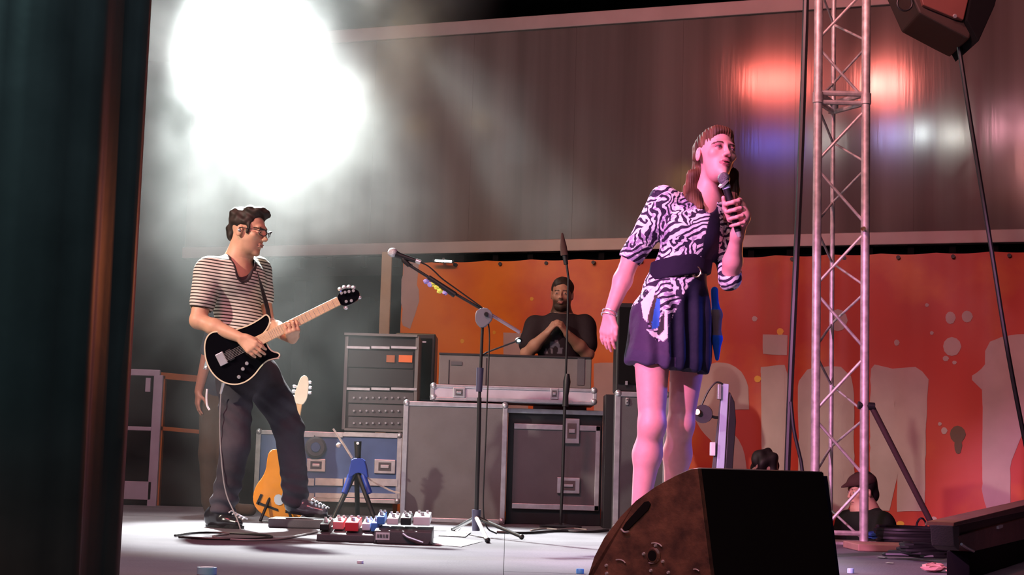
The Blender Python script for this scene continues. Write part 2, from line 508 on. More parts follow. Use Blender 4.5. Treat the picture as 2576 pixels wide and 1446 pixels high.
class Head:
    """local axes: X the person's right... stored as side vector, Y forward, Z up"""
    def __init__(s, c, fwd, up, k=1.0):
        s.c = np.array(c, float); s.f = nrm(fwd); s.r = nrm(np.cross(s.f, up)); s.u = np.cross(s.r, s.f); s.k = k
        s.M = np.stack([s.r, s.f, s.u])

    def w(s, x, y, z): return s.c + s.k * (s.r * x + s.f * y + s.u * z)

    def loc(s, V): return ((V - s.c) @ s.M.T) / s.k

    def ell(s, S, c, r, k=0.012, op='add', M=None):
        S.ell(s.w(*c), np.array(r) * s.k, s.M if M is None else np.array(M) @ s.M, k * s.k, op)

    def cap(s, S, a, b, ra, rb, k=0.01, op='add'):
        S.cap(s.w(*a), s.w(*b), ra * s.k, rb * s.k, k * s.k, op)

    def skull(s, S, fem=False):
        s.ell(S, (0, -.014, .032), (.073, .092, .080))
        s.ell(S, (0, .028, -.028), (.058 if not fem else .053, .060, .082), .02)
        s.ell(S, (0, .032, -.078), (.046 if not fem else .033, .046, .032), .02)
        s.ell(S, (0, .074, -.098), (.019 if not fem else .014, .014, .014), .018)
        s.ell(S, (0, .074, .030), (.046, .015, .013), .014)
        for q in (-1, 1):
            s.ell(S, (q * .041, .060, -.012), (.018, .018, .018), .016)
            s.ell(S, (q * .030, .104, .009), (.019, .018, .012), .010, 'sub')
            s.ell(S, (q * .030, .077, .008), (.0135, .0125, .0125), .003)
            s.ell(S, (q * .0105, .099, -.026), (.0075, .010, .0075), .006)
            s.ell(S, (q * .075, -.006, -.006), (.007, .018, .029), .006)
            s.ell(S, (q * .079, .000, .000), (.005, .008, .014), .003, 'sub')
        q = .72 if fem else .86
        s.cap(S, (0, .084, .022), (0, .104 if fem else .108, -.018), .0075 * q, .0095 * q, .012)
        s.ell(S, (0, .104 if fem else .108, -.021), (.010 * q, .011 * q, .009 * q), .008)
        s.ell(S, (0, .0905, -.0505), (.022, .009, .0052), .004)
        s.ell(S, (0, .0885, -.0610), (.019, .0095, .0062), .004)

    def paint(s, V, col, brow=(0.03, 0.015, 0.01), lip=None, shadow=None, stubble=None, eye=True, openmouth=False, lids=False):
        p = s.loc(V); x, y, z = p.T; ax = np.abs(x); fr = y > 0.04

        def blend(mask, c):
            mask = np.clip(mask, 0, 1)[:, None]; col[:, :3] = col[:, :3] * (1 - mask) + np.array(c) * mask
        if stubble is not None:
            d = np.clip((-.028 - z) / .02, 0, 1) * np.clip((y + .0) / .02, 0, 1) * (p[:, 2] > -.13)
            blend(d * stubble[1], stubble[0])
        if shadow is not None:
            blend(fr * np.exp(-(((ax - .031) / .019) ** 2 + ((z - .013) / .013) ** 2) ** 2) * .85, shadow)
        if lids:
            blend(fr * (((ax - .030) / .0135) ** 2 + ((z - .0075) / .0052) ** 2 < 1), (.055, .012, .022))
            blend(fr * (((ax - .029) / .0085) ** 2 + ((z - .0045) / .0020) ** 2 < 1), (.30, .24, .24))
            blend(fr * (((ax - .030) / .0035) ** 2 + ((z - .0048) / .0028) ** 2 < 1), (.02, .01, .01))
        elif eye:
            e = fr * (((ax - .030) / .0115) ** 2 + ((z - .007) / .0042) ** 2 < 1)
            blend(e, (.55, .5, .48)); blend(fr * (((ax - .030) ** 2 + (z - .007) ** 2) < .0050 ** 2) * e, (.03, .015, .01))
        blend(fr * (np.abs(z - (.027 + .05 * (ax - .02) * (ax < .036) - .25 * np.maximum(ax - .036, 0))) < .0034) * (ax > .012) * (ax < .050), brow)
        if lip is not None:
            blend(fr * (((x / .0235) ** 2 + ((z + .056) / .0105) ** 2) < 1) * (y > .078), lip)
        if openmouth:
            blend(fr * (((x / .013) ** 2 + ((z + .0562) / .0042) ** 2) < 1), (.03, .005, .005))
        else:
            blend(fr * (np.abs(z + .0562) < .0012) * (ax < .021), (.10, .03, .03))
        return col


def hand(S, wr, d, n, side, curl=(40, 50, 30), k=1.0, spread=0.006, thumb=(0.55, 0.6, 0.6), fan=None):
    """wr wrist, d towards the fingers, n the way the palm faces, side towards the thumb"""
    wr = np.array(wr, float); d = nrm(d); n = nrm(np.array(n) - d * np.dot(n, d)); sd = np.cross(d, n); sd = sd if np.dot(sd, side) > 0 else -sd
    for i, (o, L) in enumerate(((.030, .072), (.010, .080), (-.010, .074), (-.029, .058))):
        b = wr + (d * (.088 - .006 * abs(i - 1)) + sd * o) * k
        S.cap(wr + sd * o * .55 * k + d * .012 * k, b, .0145 * k, .0115 * k, k=.012)
        c = curl[i] if isinstance(curl[0], (list, tuple)) else curl
        a = 0; p = b; r = .0095
        for j, fr in enumerate((.45, .30, .25)):
            a += math.radians(c[j]); q = p + (d * math.cos(a) + n * math.sin(a) + sd * (1.5 - i) * spread * 3) * L * fr * k
            S.cap(p, q, r * k, (r - .0009) * k, k=.0035); p = q; r -= .0009
    p = wr + (d * .022 + sd * .022) * k
    q = p + nrm(d * thumb[0] + sd * thumb[1] + n * thumb[2]) * .042 * k
    S.cap(p, q, .0145 * k, .0115 * k, k=.012)
    q2 = q + nrm(d * .95 + sd * .05 + n * thumb[2] * 1.0) * .032 * k
    S.cap(q, q2, .0110 * k, .0095 * k, k=.004)
    S.cap(q2, q2 + nrm(d * .8 - sd * .25 + n * .5) * .024 * k, .0095 * k, .0080 * k, k=.003)

# ================================================================== STRUCTURE
M_deck = mat('deck_grey', (0.15, 0.143, 0.16), 0.85, spec=0.12, var=0.22, vscale=2.2, bump=0.25, bscale=90)
M_ground = mat('night_asphalt', (0.03, 0.03, 0.035), 0.9, bump=0.3)
M_black = mat('black_satin', (0.010, 0.010, 0.012), 0.45)
M_matte = mat('black_matte', (0.006, 0.006, 0.007), 0.9, spec=0.1)
M_blackgloss = mat('black_gloss', (0.004, 0.004, 0.006), 0.08, coat=0.6)
M_alu = mat('aluminium', (0.62, 0.62, 0.66), 0.35, 0.75, var=0.2, vscale=20)
M_chrome = mat('chrome', (0.85, 0.85, 0.87), 0.38, 0.8)
M_steel = mat('steel_worn', (0.62, 0.56, 0.55), 0.5, 0.5, var=0.35, vscale=25)
M_case = mat('case_grey', (0.135, 0.13, 0.135), 0.7, var=0.15, vscale=6, bump=0.15, bscale=200)
M_casedk = mat('case_dark', (0.085, 0.085, 0.095), 0.6, var=0.2, vscale=6, bump=0.15, bscale=200)
M_blue = mat('case_blue', (0.07, 0.13, 0.30), 0.6, var=0.25, vscale=5)

MB().box((-12, -2, -1.2), (14, 20, -1.1)).build('ground', M_ground, kind='structure')
fl = MB().box((-7, 3.6, -1.1), (1.4, 12.0, -0.03)).box((1.4, 3.6, -1.1), (6.6, 9.35, -0.03)).build('floor', M_black, kind='structure')
rng = random.Random(4)
for (xa, xb, ya, yb) in ((-7, 1.4, 3.6, 12.0), (1.4, 6.6, 3.6, 9.35)):
    nxp = max(1, round((xb - xa) / 1.4)); nyp = max(1, round((yb - ya) / 2.1))
    for i in range(nxp):
        for j in range(nyp):
            x0 = xa + (xb - xa) * i / nxp; x1 = xa + (xb - xa) * (i + 1) / nxp; y0 = ya + (yb - ya) * j / nyp; y1 = ya + (yb - ya) * (j + 1) / nyp
            dz = rng.uniform(-.0015, 0)
            MB().box((x0 + .001, y0 + .001, -.03), (x1 - .001, y1 - .001, dz)).build('deck_panel', M_deck, fl)
# pale ledge strip and dark step beyond the wedge
zt = lambda py, px=1400: BP(px, py)[1]
# trailer -----------------------------------------------------------
Z1, Z2, Z3, Z4, Z5 = zt(653), zt(633), zt(603), zt(72), zt(38)
m = bpy.data.materials.new('trailer_skin'); m.use_nodes = True; nt = m.node_tree; N = nt.nodes; L = nt.links
b = N['Principled BSDF']; b.inputs['Metallic'].default_value = 0.0; b.inputs['Specular IOR Level'].default_value = 0.33
tc = N.new('ShaderNodeTexCoord'); mp = N.new('ShaderNodeMapping'); mp.inputs['Scale'].default_value = (1, 1, 0.03)
L.new(tc.outputs['Object'], mp.inputs[0])
nz = N.new('ShaderNodeTexNoise'); nz.inputs['Scale'].default_value = 3.5; nz.inputs['Detail'].default_value = 6; L.new(mp.outputs[0], nz.inputs['Vector'])
rp = N.new('ShaderNodeValToRGB'); rp.color_ramp.elements[0].position = .3; rp.color_ramp.elements[0].color = (0.095, 0.078, 0.072, 1)
rp.color_ramp.elements[1].position = .7; rp.color_ramp.elements[1].color = (0.165, 0.138, 0.128, 1)
L.new(nz.outputs['Fac'], rp.inputs[0]); L.new(rp.outputs[0], b.inputs['Base Color'])
r2 = N.new('ShaderNodeMapRange'); r2.inputs[3].default_value = 0.07; r2.inputs[4].default_value = 0.15; L.new(nz.outputs['Fac'], r2.inputs[0]); L.new(r2.outputs[0], b.inputs['Roughness'])
mp2 = N.new('ShaderNodeMapping'); mp2.inputs['Scale'].default_value = (1, 1, 0.06); L.new(tc.outputs['Object'], mp2.inputs[0])
n2 = N.new('ShaderNodeTexNoise'); n2.inputs['Scale'].default_value = 30; n2.inputs['Detail'].default_value = 2; L.new(mp2.outputs[0], n2.inputs['Vector'])
bp = N.new('ShaderNodeBump'); bp.inputs['Strength'].default_value = .10; bp.inputs['Distance'].default_value = .002; L.new(n2.outputs['Fac'], bp.inputs['Height']); L.new(bp.outputs[0], b.inputs['Normal'])
M_skin_t = m
M_rail = mat('rail_pale', (0.38, 0.33, 0.31), 0.5, 0.2, var=0.15, vscale=3)
tr = thing('trailer', 'long dull grey trailer side with pale rails standing behind the orange banner', 'trailer', (TA.x, TA.y, -1.1))
tr.rotation_euler = (0, 0, math.atan2(TD.y, TD.x))


class TB(MB):
    """boxes in the trailer's own frame: x along it, y away from the camera, z up"""
    def __init__(s, z0=-1.1): super().__init__(); s.z0 = z0

    def tb(s, u0, u1, z0, z1, o0, o1): return s.box((u0, -o1, z0 - s.z0), (u1, -o0, z1 - s.z0))


def tbuild(mb, name, m, parent, **k):
    sv = ORG.get(parent.name); ORG[parent.name] = Vector((0, 0, 0)); o = mb.build(name, m, parent, **k); ORG[parent.name] = sv; ORG[o.name] = Vector((0, 0, 0)); return o


us = [-2.2, -1.25, -0.3, 0.65, 1.6, 2.55, 3.5, 4.45, 5.4, 6.35]
for a, c in zip(us[:-1], us[1:]):
    tbuild(TB().tb(a + .0006, c - .0006, Z3, Z4, -.05, 0), 'side_panel', M_skin_t, tr)
tbuild(TB().tb(-2.2, 6.35, Z4, Z5, -.06, .035), 'top_rail', M_rail, tr, bevel=.006)
tbuild(TB().tb(-2.2, 6.35, Z2, Z3, -.06, .04), 'bottom_rail', M_rail, tr, bevel=.006)
tbuild(TB().tb(-2.2, 6.35, Z3, Z4, -2.3, -.06), 'body', M_matte, tr)
for k in range(26):
    u = -2.0 + k * .32
    tbuild(TB().tb(u, u + .05, Z1 - .03, Z2, -.10, -.02), 'side_bracket', M_matte, tr)
tbuild(TB().tb(-2.2, 6.35, Z1 - .1, Z2, -2.2, -.12), 'chassis', M_matte, tr)
for u in (-1.2, 5.6):
    for dy in (.5, 1.9):
        tbuild(MB().lathe((u, dy - .15, .5), (u, dy + .15, .5), [(0, .3), (.1, .48), (.9, .48), (1, .3)], 24), 'wheel', M_matte, tr)
        tbuild(TB().tb(u - .06, u + .06, -.6, Z1, -dy - .06, -dy + .06), 'landing_leg', M_matte, tr)

# banner ------------------------------------------------------------
bn = thing('banner', 'orange and red printed vinyl banner with huge pale lettering hung under the trailer rail', 'banner', (TA.x, TA.y, -0.75))
bn.rotation_euler = (0, 0, math.atan2(TD.y, TD.x))
m = mat('banner_print', (0.70, 0.19, 0.010), 0.42, var=0.3, vscale=1.3, col2=(0.46, 0.034, 0.012), bump=0.12, bscale=6)
nt = m.node_tree; N = nt.nodes; L = nt.links
sx = N.new('ShaderNodeSeparateXYZ'); tcb = N.new('ShaderNodeTexCoord'); L.new(tcb.outputs['Object'], sx.inputs[0])
mr = N.new('ShaderNodeMapRange'); mr.inputs[1].default_value = .3; mr.inputs[2].default_value = 3.2; L.new(sx.outputs['X'], mr.inputs[0])
rp = [n for n in N if n.type == 'VALTORGB'][0]; nzn = [n for n in N if n.type == 'TEX_NOISE'][0]
ad = N.new('ShaderNodeMath'); ad.operation = 'MULTIPLY_ADD'; ad.inputs[1].default_value = -.38; L.new(mr.outputs[0], ad.inputs[0])
ad2 = N.new('ShaderNodeMath'); ad2.operation = 'ADD'; ad2.inputs[1].default_value = .17; L.new(nzn.outputs['Fac'], ad2.inputs[0]); L.new(ad2.outputs[0], ad.inputs[2]); L.new(ad.outputs[0], rp.inputs[0])
U0b = BP(1015, 750)[0]; U1b = BP(2700, 700)[0]; ZB = Z1 + .0; ZL = -0.75


def fold(u, z):
    return .016 * math.sin(u * 5.1 + .6 * z) * (0.5 + 0.5 * math.sin(u * 1.3)) + .012 * math.sin(u * 13 + 1.0) * math.exp(-((u - 3.6) / .5) ** 2) * 2 + .006 * math.sin((u * 4 + z * 5))


mb = MB(); nu, nz_ = 220, 24
for side in (0, 1):
    base = len(mb.v)
    for i in range(nu + 1):
        for j in range(nz_ + 1):
            u = U0b + (U1b - U0b) * i / nu; z = ZL + (ZB - ZL) * j / nz_
            sag = -.012 * abs(math.sin(u * math.pi / .42)) * (j == nz_)
            mb.v.append((u, -(.03 + fold(u, z)) + side * .003, z - ZL + sag))
    for i in range(nu):
        for j in range(nz_):
            a = base + i * (nz_ + 1) + j; q = (a, a + nz_ + 1, a + nz_ + 2, a + 1); mb.f.append(q)
tbuild(mb, 'sheet', m, bn, smooth=True)
M_let = mat('banner_lettering', (0.46, 0.34, 0.32), 0.5, var=0.12, vscale=4, bump=.1, bscale=8)
M_spl = mat('banner_splash_yellow', (0.75, 0.38, 0.03), 0.5)
M_spl2 = mat('banner_splash_dark', (0.10, 0.05, 0.02), 0.5)


def bpt(px, py, o=.052):
    u, z = BP(px, py); return (u, -(o), z - ZL)


def flatpoly(pts, o=.052, jag=0, seed=0):
    """thin flat print laid on the sheet, following its folds"""
    r = random.Random(seed); q = []
    n = len(pts)
    for i in range(n):
        a, b_ = pts[i], pts[(i + 1) % n]; L_ = math.hypot(b_[0] - a[0], b_[1] - a[1]); k = max(1, int(L_ / 14))
        for t in range(k):
            f = t / k; q.append((a[0] + (b_[0] - a[0]) * f + r.uniform(-jag, jag), a[1] + (b_[1] - a[1]) * f + r.uniform(-jag, jag)))
    return q


def letter(polys, name='letter', m=M_let, jag=1.6):
    import bmesh
    B = bmesh.new()
    for s_, p in enumerate(polys):
        q = flatpoly(p, jag=jag, seed=len(p) * 7 + s_)
        vs = [B.verts.new(bpt(x, y)) for x, y in q]
        try: B.faces.new(vs)
        except Exception: pass
    bmesh.ops.triangulate(B, faces=B.faces[:])
    for _ in range(4):
        es = [e for e in B.edges if e.calc_length() > .07]
        if es: bmesh.ops.subdivide_edges(B, edges=es, cuts=1)
        bmesh.ops.triangulate(B, faces=[f for f in B.faces if len(f.verts) > 3])
    mb = MB(); ix = {}
    for v in B.verts:
        ix[v] = len(mb.v); u, _, z = v.co; mb.v.append((u, -(.03 + fold(u, z + ZL) + .004), z))
    for f in B.faces: mb.f.append(tuple(ix[v] for v in f.verts))
    B.free()
    o = tbuild(mb, name, m, bn)
    sd = o.modifiers.new('thick', 'SOLIDIFY'); sd.thickness = .0015; sd.offset = 0
    return o


def stroke(pts, w):
    """thick bent bar as an outline"""
    l = []; r = []
    n = len(pts)
    for i in range(n):
        a = pts[max(i - 1, 0)]; b_ = pts[min(i + 1, n - 1)]; dx, dy = b_[0] - a[0], b_[1] - a[1]; k = math.hypot(dx, dy) or 1
        l.append((pts[i][0] - dy / k * w / 2, pts[i][1] + dx / k * w / 2)); r.append((pts[i][0] + dy / k * w / 2, pts[i][1] - dx / k * w / 2))
    return l + r[::-1]


letter([[(1270, 838), (1332, 840), (1332, 900), (1270, 898)], [(1270, 925), (1332, 925), (1334, 1285), (1268, 1285)]])
letter([[(1497, 914), (1562, 914), (1562, 1205), (1578, 1232), (1600, 1232), (1612, 1205), (1612, 914), (1672, 914), (1672, 1287), (1618, 1287), (1608, 1272), (1570, 1292), (1515, 1280), (1497, 1240)]])
letter([stroke(smoothline([(1858, 1030), (1858, 970), (1838, 938), (1790, 938), (1766, 975), (1766, 1030), (1800, 1085), (1848, 1125), (1856, 1190), (1846, 1250), (1800, 1264), (1762, 1240), (1762, 1180)]), 52)])
letter([[(1922, 843), (1985, 844), (1984, 893), (1921, 891)], [(1916, 922), (1978, 918), (1984, 940), (1985, 1290), (1920, 1290)]])
o_out = chaikin([(2010, 935), (2035, 922), (2130, 922), (2150, 945), (2150, 1260), (2130, 1292), (2035, 1292), (2010, 1265)], 1)
letter([[(2010, 960), (2030, 930), (2070, 922), (2118, 924), (2142, 946), (2150, 975), (2150, 1250), (2130, 1288), (2085, 1294), (2085, 1240), (2086, 985), (2064, 980), (2062, 1240), (2082, 1242), (2082, 1294), (2035, 1290), (2010, 1255)]])
letter([[(2192, 928), (2200, 916), (2212, 925), (2245, 927), (2258, 938), (2275, 926), (2305, 924), (2322, 936), (2336, 955), (2332, 1000), (2326, 1286), (2258, 1286), (2262, 1060), (2270, 990), (2262, 976), (2253, 992), (2246, 1060), (2240, 1284), (2188, 1284)]])
letter([[(2482, 1280), (2472, 1230), (2474, 985), (2462, 972), (2445, 955), (2446, 945), (2470, 928), (2478, 925), (2480, 885), (2492, 860), (2520, 848), (2560, 842), (2640, 842), (2640, 890), (2560, 896), (2545, 925), (2640, 925), (2640, 975), (2545, 975), (2542, 1278)]])
letter([[(1016, 690), (1022, 655), (1058, 668), (1052, 700), (1060, 745), (1050, 790), (1040, 830), (1018, 822)]], 'printed_patch', jag=3)
letter([[(2640, 925), (2720, 925), (2720, 1280), (2650, 1280)]])
for k, (x, y, rx, ry, mm) in enumerate([(2110, 806, 24, 28, 0), (2392, 800, 13, 16, 0), (2434, 797, 14, 15, 0), (2396, 872, 23, 24, 0), (2380, 902, 8, 7, 0), (2402, 912, 6, 5, 0),
                                        (2257, 862, 7, 8, 0), (1900, 802, 7, 7, 0), (2376, 1083, 8, 9, 0), (2333, 768, 5, 5, 0), (2345, 838, 5, 5, 0), (2365, 1066, 5, 5, 0),
                                        (1966, 835, 9, 9, 1), (1907, 953, 9, 9, 1), (2266, 1317, 10, 8, 1), (2350, 1305, 8, 7, 0), (1165, 858, 5, 6, 1), (1343, 753, 5, 5, 1), (1245, 836, 4, 5, 1),
                                        (2410, 1092, 20, 22, 2), (2411, 1120, 10, 22, 2)]):
    letter([[(x + rx * math.cos(a * .524), y + ry * math.sin(a * .524)) for a in range(12)]], 'printed_dot', (M_let, M_spl, M_spl2)[mm], jag=.8)
for k in range(16):
    u = U0b + .08 + k * (.42)
    if u < U1b: tbuild(MB().lathe((u, -.055, ZB - ZL - .035), (u, -.02, ZB - ZL - .035), [(0, .016), (1, .016)], 10), 'eyelet', M_black, bn)
# post at the banner's end
mb = MB(); p = BW(U0b - .10, 0, .16); mb.box((p.x - .045, p.y - .04, -1.1), (p.x + .045, p.y + .04, Z2 - .0))
mb.build('steel_post', mat('post_paint', (0.40, 0.30, 0.18), .5), bevel=.005, label='pale steel post standing at the end of the orange banner in the haze', category='post') if False else tag(mb.build('steel_post', mat('post_paint', (0.40, 0.30, 0.18), .5), bevel=.005), 'pale steel post standing at the end of the orange banner in the haze', 'post')
# small tube lamp on the banner top edge
y0 = BW(BP(1115, 657)[0], 0, .12)
ta = W(1095, 656, y0.y); tb_ = W(1136, 658, y0.y - .05)
t = thing('tube_lamp', 'short glowing white tube lamp at the banner top beside the boom microphone', 'lamp', ta)
md_ = (ta + tb_) / 2
MB().tube([ta - Vector((.02, 0, 0)), tb_ + Vector((.02, 0, 0))], .016).build('housing', M_black, t)
for a, c in ((ta, md_ - Vector((.004, 0, 0))), (md_ + Vector((.004, 0, 0)), tb_)):
    MB().tube([a + Vector((0, -.016, 0)), c + Vector((0, -.016, 0))], .009).build('tube', mat('tube_glow', (1, 1, 1), emit=(.75, 1, .95), estr=9), t, True)
MB().box((md_.x - .01, md_.y, md_.z), (md_.x + .01, y0.y + .16, md_.z + .03)).build('bracket', M_black, t)
tag(MB().box((-9, 18.4, -1.1), (13, 18.6, 8)).build('dark_sheet_back', mat('night_dark', (0.012, 0.016, 0.02), .95, spec=.05), kind='structure'))  # dark sheet added to stand for the night darkness behind the stage
# black roof edge above the trailer
tag(MB().box((-6, 12.0, 5.0), (8, 18.4, 5.2)).build('ceiling', M_matte, kind='structure'))

# column in front at the left ------------------------------------------
xr0 = W(332, 723, 3.0).x - 0.011
cx, cy, rr = xr0 - .30, 3.0, .30
mb = MB(); n = 96; zs = [-1.1 + 3.6 * i / 12 for i in range(13)]
for z in zs:
    for k in range(n):
        w = 2 * math.pi * k / n
        r = rr * (1 + .030 * math.sin(7 * w + .3 * z) + .022 * math.sin(13 * w + 1.3) + .012 * math.sin(23 * w + z))
        mb.v.append((cx + r * math.cos(w), cy + r * math.sin(w), z))
for i in range(12):
    for k in range(n): mb.f.append((i * n + k, i * n + (k + 1) % n, (i + 1) * n + (k + 1) % n, (i + 1) * n + k))
mb.f.append(tuple(range(n))[::-1]); mb.f.append(tuple(12 * n + k for k in range(n)))
tag(mb.build('wrapped_column', mat('black_sheeting', (0.075, 0.075, 0.08), 0.38, var=.3, vscale=6, bump=.1, bscale=10), smooth=True), 'tall column wrapped in black sheeting standing close in front of the stage', 'column')

# ================================================================== GEAR
def ball(mb, c, r=.02): mb.sphere(c, r, 8, 6)


def flight_case(name, label, rect, y, dep, body, latches=(), trims='LRTB', lab=None, tw=.028, corner=True, cat='flight case', trimmat=None):
    x0, y0, x1, y1 = rect; cxp, cyp = (x0 + x1) / 2, (y0 + y1) / 2
    X0, X1 = W(x0, cyp, y).x, W(x1, cyp, y).x; ZB_, ZT = W(cxp, y1, y).z, W(cxp, y0, y).z
    if ZB_ < .06 and ZB_ > -.2: ZB_ = 0
    t = thing(name, label, cat, ((X0 + X1) / 2, y + dep / 2, ZB_))
    MB().box((X0 + .006, y + .006, ZB_), (X1 - .006, y + dep, ZT - .004)).build('body', body, t, bevel=.003)
    tm = trimmat or M_alu
    e = .004
    def tr_(lo, hi): MB().box(lo, hi).build('edge_trim', tm, t, bevel=.003)
    if 'L' in trims: tr_((X0 - e, y - e, ZB_), (X0 + tw, y + .02, ZT))
    if 'R' in trims: tr_((X1 - tw, y - e, ZB_), (X1 + e, y + .02, ZT))
    if 'T' in trims: tr_((X0 + tw, y - e, ZT - tw), (X1 - tw, y + .02, ZT)); tr_((X0, y + .02, ZT - .003), (X0 + tw, y + dep, ZT)); tr_((X1 - tw, y + .02, ZT - .003), (X1, y + dep, ZT))
    if 'B' in trims: tr_((X0 + tw, y - e, ZB_), (X1 - tw, y + .02, ZB_ + tw))
    if corner:
        for X in (X0 + .015, X1 - .015):
            for Z in (ZB_ + .02, ZT - .012):
                q = MB(); q.sphere((X, y + .006, Z), .023, 10, 8); q.build('corner_ball', tm, t, True)
    for (a, b_, c, d) in latches:
        A = W(a, b_, y - .01); B_ = W(c, d, y - .01)
        l = MB().box((A.x, y - .010, B_.z), (B_.x, y + .01, A.z)).build('latch', tm, t, bevel=.004)
        w = (B_.x - A.x); h = (A.z - B_.z)
        MB().box((A.x + w * .2, y - .013, B_.z + h * .2), (B_.x - w * .2, y - .009, A.z - h * .2)).build('dish', M_casedk, l)
        MB().box((A.x + w * .3, y - .020, B_.z + h * .38), (B_.x - w * .3, y - .012, B_.z + h * .62)).build('handle', tm, l, bevel=.003)
    return t, (X0, X1, ZB_, ZT)


flight_case('flight_case', 'large plain grey flight case with silver edges behind the boom microphone stand', (1012, 1012, 1272, 1312), 10.25, .6, M_case, corner=True, trims='LRTB')
tcb, rb = flight_case('flight_case', 'dark flight case with two recessed silver latches below the keyboardist', (1273, 1030, 1516, 1312), 10.40, .55, M_black, corner=False, trims='', latches=())
# its door: trims and latches set in
M_doorg = mat('case_door', (0.12, 0.12, 0.13), .55, var=.15, vscale=6, bump=.1, bscale=200)
X0 = W(1290, 1170, 10.4).x; X1 = W(1508, 1170, 10.4).x; Zb = W(1400, 1282, 10.4).z; Zt = W(1400, 1068, 10.4).z
dr_ = MB().box((X0, 10.385, Zb), (X1, 10.41, Zt)).build('door', M_doorg, tcb, bevel=.003)
for lo, hi in (((X0, 10.375, Zt - .035), (X1, 10.40, Zt)), ((X0, 10.375, Zb), (X1, 10.40, Zb + .035)), ((X1 - .03, 10.375, Zb), (X1, 10.40, Zt)), ((rb[0], 10.38, rb[3] - .03), (rb[1], 10.42, rb[3]))):
    MB().box(lo, hi).build('edge_trim', M_alu, dr_, bevel=.003)
for (a, b_, c, d) in ((1420, 1052, 1457, 1116), (1402, 1200, 1458, 1242)):
    A = W(a, b_, 10.37); B_ = W(c, d, 10.37); w = B_.x - A.x; h = A.z - B_.z
    MB().box((A.x, 10.36, B_.z), (B_.x, 10.39, A.z)).build('latch', M_alu, dr_, bevel=.004)
    MB().box((A.x + w * .2, 10.355, B_.z + h * .2), (B_.x - w * .2, 10.362, A.z - h * .2)).build('latch_dish', M_case, dr_)
    MB().box((A.x + w * .3, 10.345, B_.z + h * .42), (B_.x - w * .3, 10.357, B_.z + h * .58)).build('latch_handle', M_alu, dr_, bevel=.002)
# silver lid lying across both
lid, rl = flight_case('case_lid', 'shallow silver case lid lying across the two flight cases under the keyboard', (1084, 972, 1500, 1012), 10.28, .5, mat('lid_silver', (.62, .58, .66), .4, .35, var=.15), latches=((1140, 974, 1170, 1000), (1385, 976, 1404, 1004)), tw=.02)
MB().bpx(1172, 1003, 1440, 1010, 10.262, .02).build('rim', M_alu, lid)
# keyboard in its housing
kb = thing('keyboard', 'wide grey keyboard panel seen from behind standing on the silver lid', 'keyboard', W(1296, 972, 10.5))
MB().bpx(1104, 896, 1488, 972, 10.4, .035).build('back_panel', mat('keyboard_back', (.15, .14, .135), .6, var=.1, bump=.1, bscale=120), kb, bevel=.006)
MB().bpx(1104, 892, 1488, 897, 10.39, .34).build('top_edge', M_black, kb, bevel=.004)
A = W(1110, 900, 10.44); B_ = W(1480, 968, 10.7)
MB().box((A.x, 10.43, B_.z + .04), (B_.x, 10.72, A.z - .02)).build('bed', M_black, kb)
for k in range(30):
    xx = A.x + .02 + k * (B_.x - A.x - .04) / 30
    MB().box((xx, 10.60, A.z - .02), (xx + .027, 10.72, A.z - .008)).build('key', mat('key_white', (.7, .7, .68), .4), kb)
MB().bpx(1128, 905, 1130, 968, 10.395, .008).build('seam', M_black, kb); MB().bpx(1222, 900, 1224, 972, 10.395, .008).build('seam', M_black, kb)
MB().bpx(1134, 909, 1162, 918, 10.392, .01).build('badge', M_casedk, kb)
MB().bpx(1452, 900, 1470, 968, 10.392, .01).build('end_strip', M_casedk, kb, label='dark blue end strip')
# amp racks, hazy at the left
M_rk = mat('rack_frame_grey', (.16, .16, .16), .5, .3)
rk = thing('amp_rack', 'tall black amplifier rack with silver bars half hidden by haze on the blue case', 'rack', W(955, 1085, 11.2))
MB().bpx(866, 842, 1050, 1084, 11.22, .45).build('body', M_black, rk, bevel=.004)
for yy in (874, 978):
    for a, c in ((872, 930), (934, 980), (984, 1048)):
        MB().bpx(a, yy - 3, c, yy + 3, 11.19, .04).build('silver_bar', M_alu, rk)
for yy in (842, 1082): MB().bpx(866, yy - 3, 1050, yy + 3, 11.19, .04).build('silver_bar', M_rk, rk)
for xx in (868, 1046): MB().bpx(xx - 4, 846, xx + 4, 1080, 11.20, .03).build('corner_post', M_rk, rk)
for i, (ya, yb) in enumerate(((882, 925), (928, 972), (985, 1015), (1018, 1048), (1050, 1078))):
    u_ = MB().bpx(876, ya, 1040, yb, 11.205, .02).build('rack_unit', M_black if i < 2 else M_casedk, rk, bevel=.002)
    for k in range(9):
        if i >= 2: MB().lathe(W(890 + k * 16, (ya + yb) / 2, 11.205), W(890 + k * 16, (ya + yb) / 2, 11.185), [(0, .008), (1, .007)], 8).build('knob', M_alu, u_)
MB().bpx(1003, 893, 1037, 911, 11.19, .02).build('reflection_plate', mat('orange_reflection', (.75, .16, .03), .6), rk, label='plate coloured as an orange lamp reflection')  # orange lamp reflections on the rack painted as small coloured plates
MB().bpx(972, 893, 993, 911, 11.19, .02).build('reflection_plate', mat('dull_reflection', (.4, .12, .04), .6), rk, label='plate coloured as a dull orange reflection')
sb = thing('speaker_cabinet', 'black speaker cabinet beside the hazy amplifier rack in front of the banner', 'speaker', W(1055, 1090, 11.7))
MB().bpx(990, 838, 1092, 1092, 11.72, .4).build('cabinet', M_black, sb, bevel=.01)
MB().bpx(1000, 850, 1084, 1000, 11.70, .02).build('grille', M_matte, sb)
MB().bpx(1060, 858, 1072, 862, 11.69, .02).build('badge', M_alu, sb)
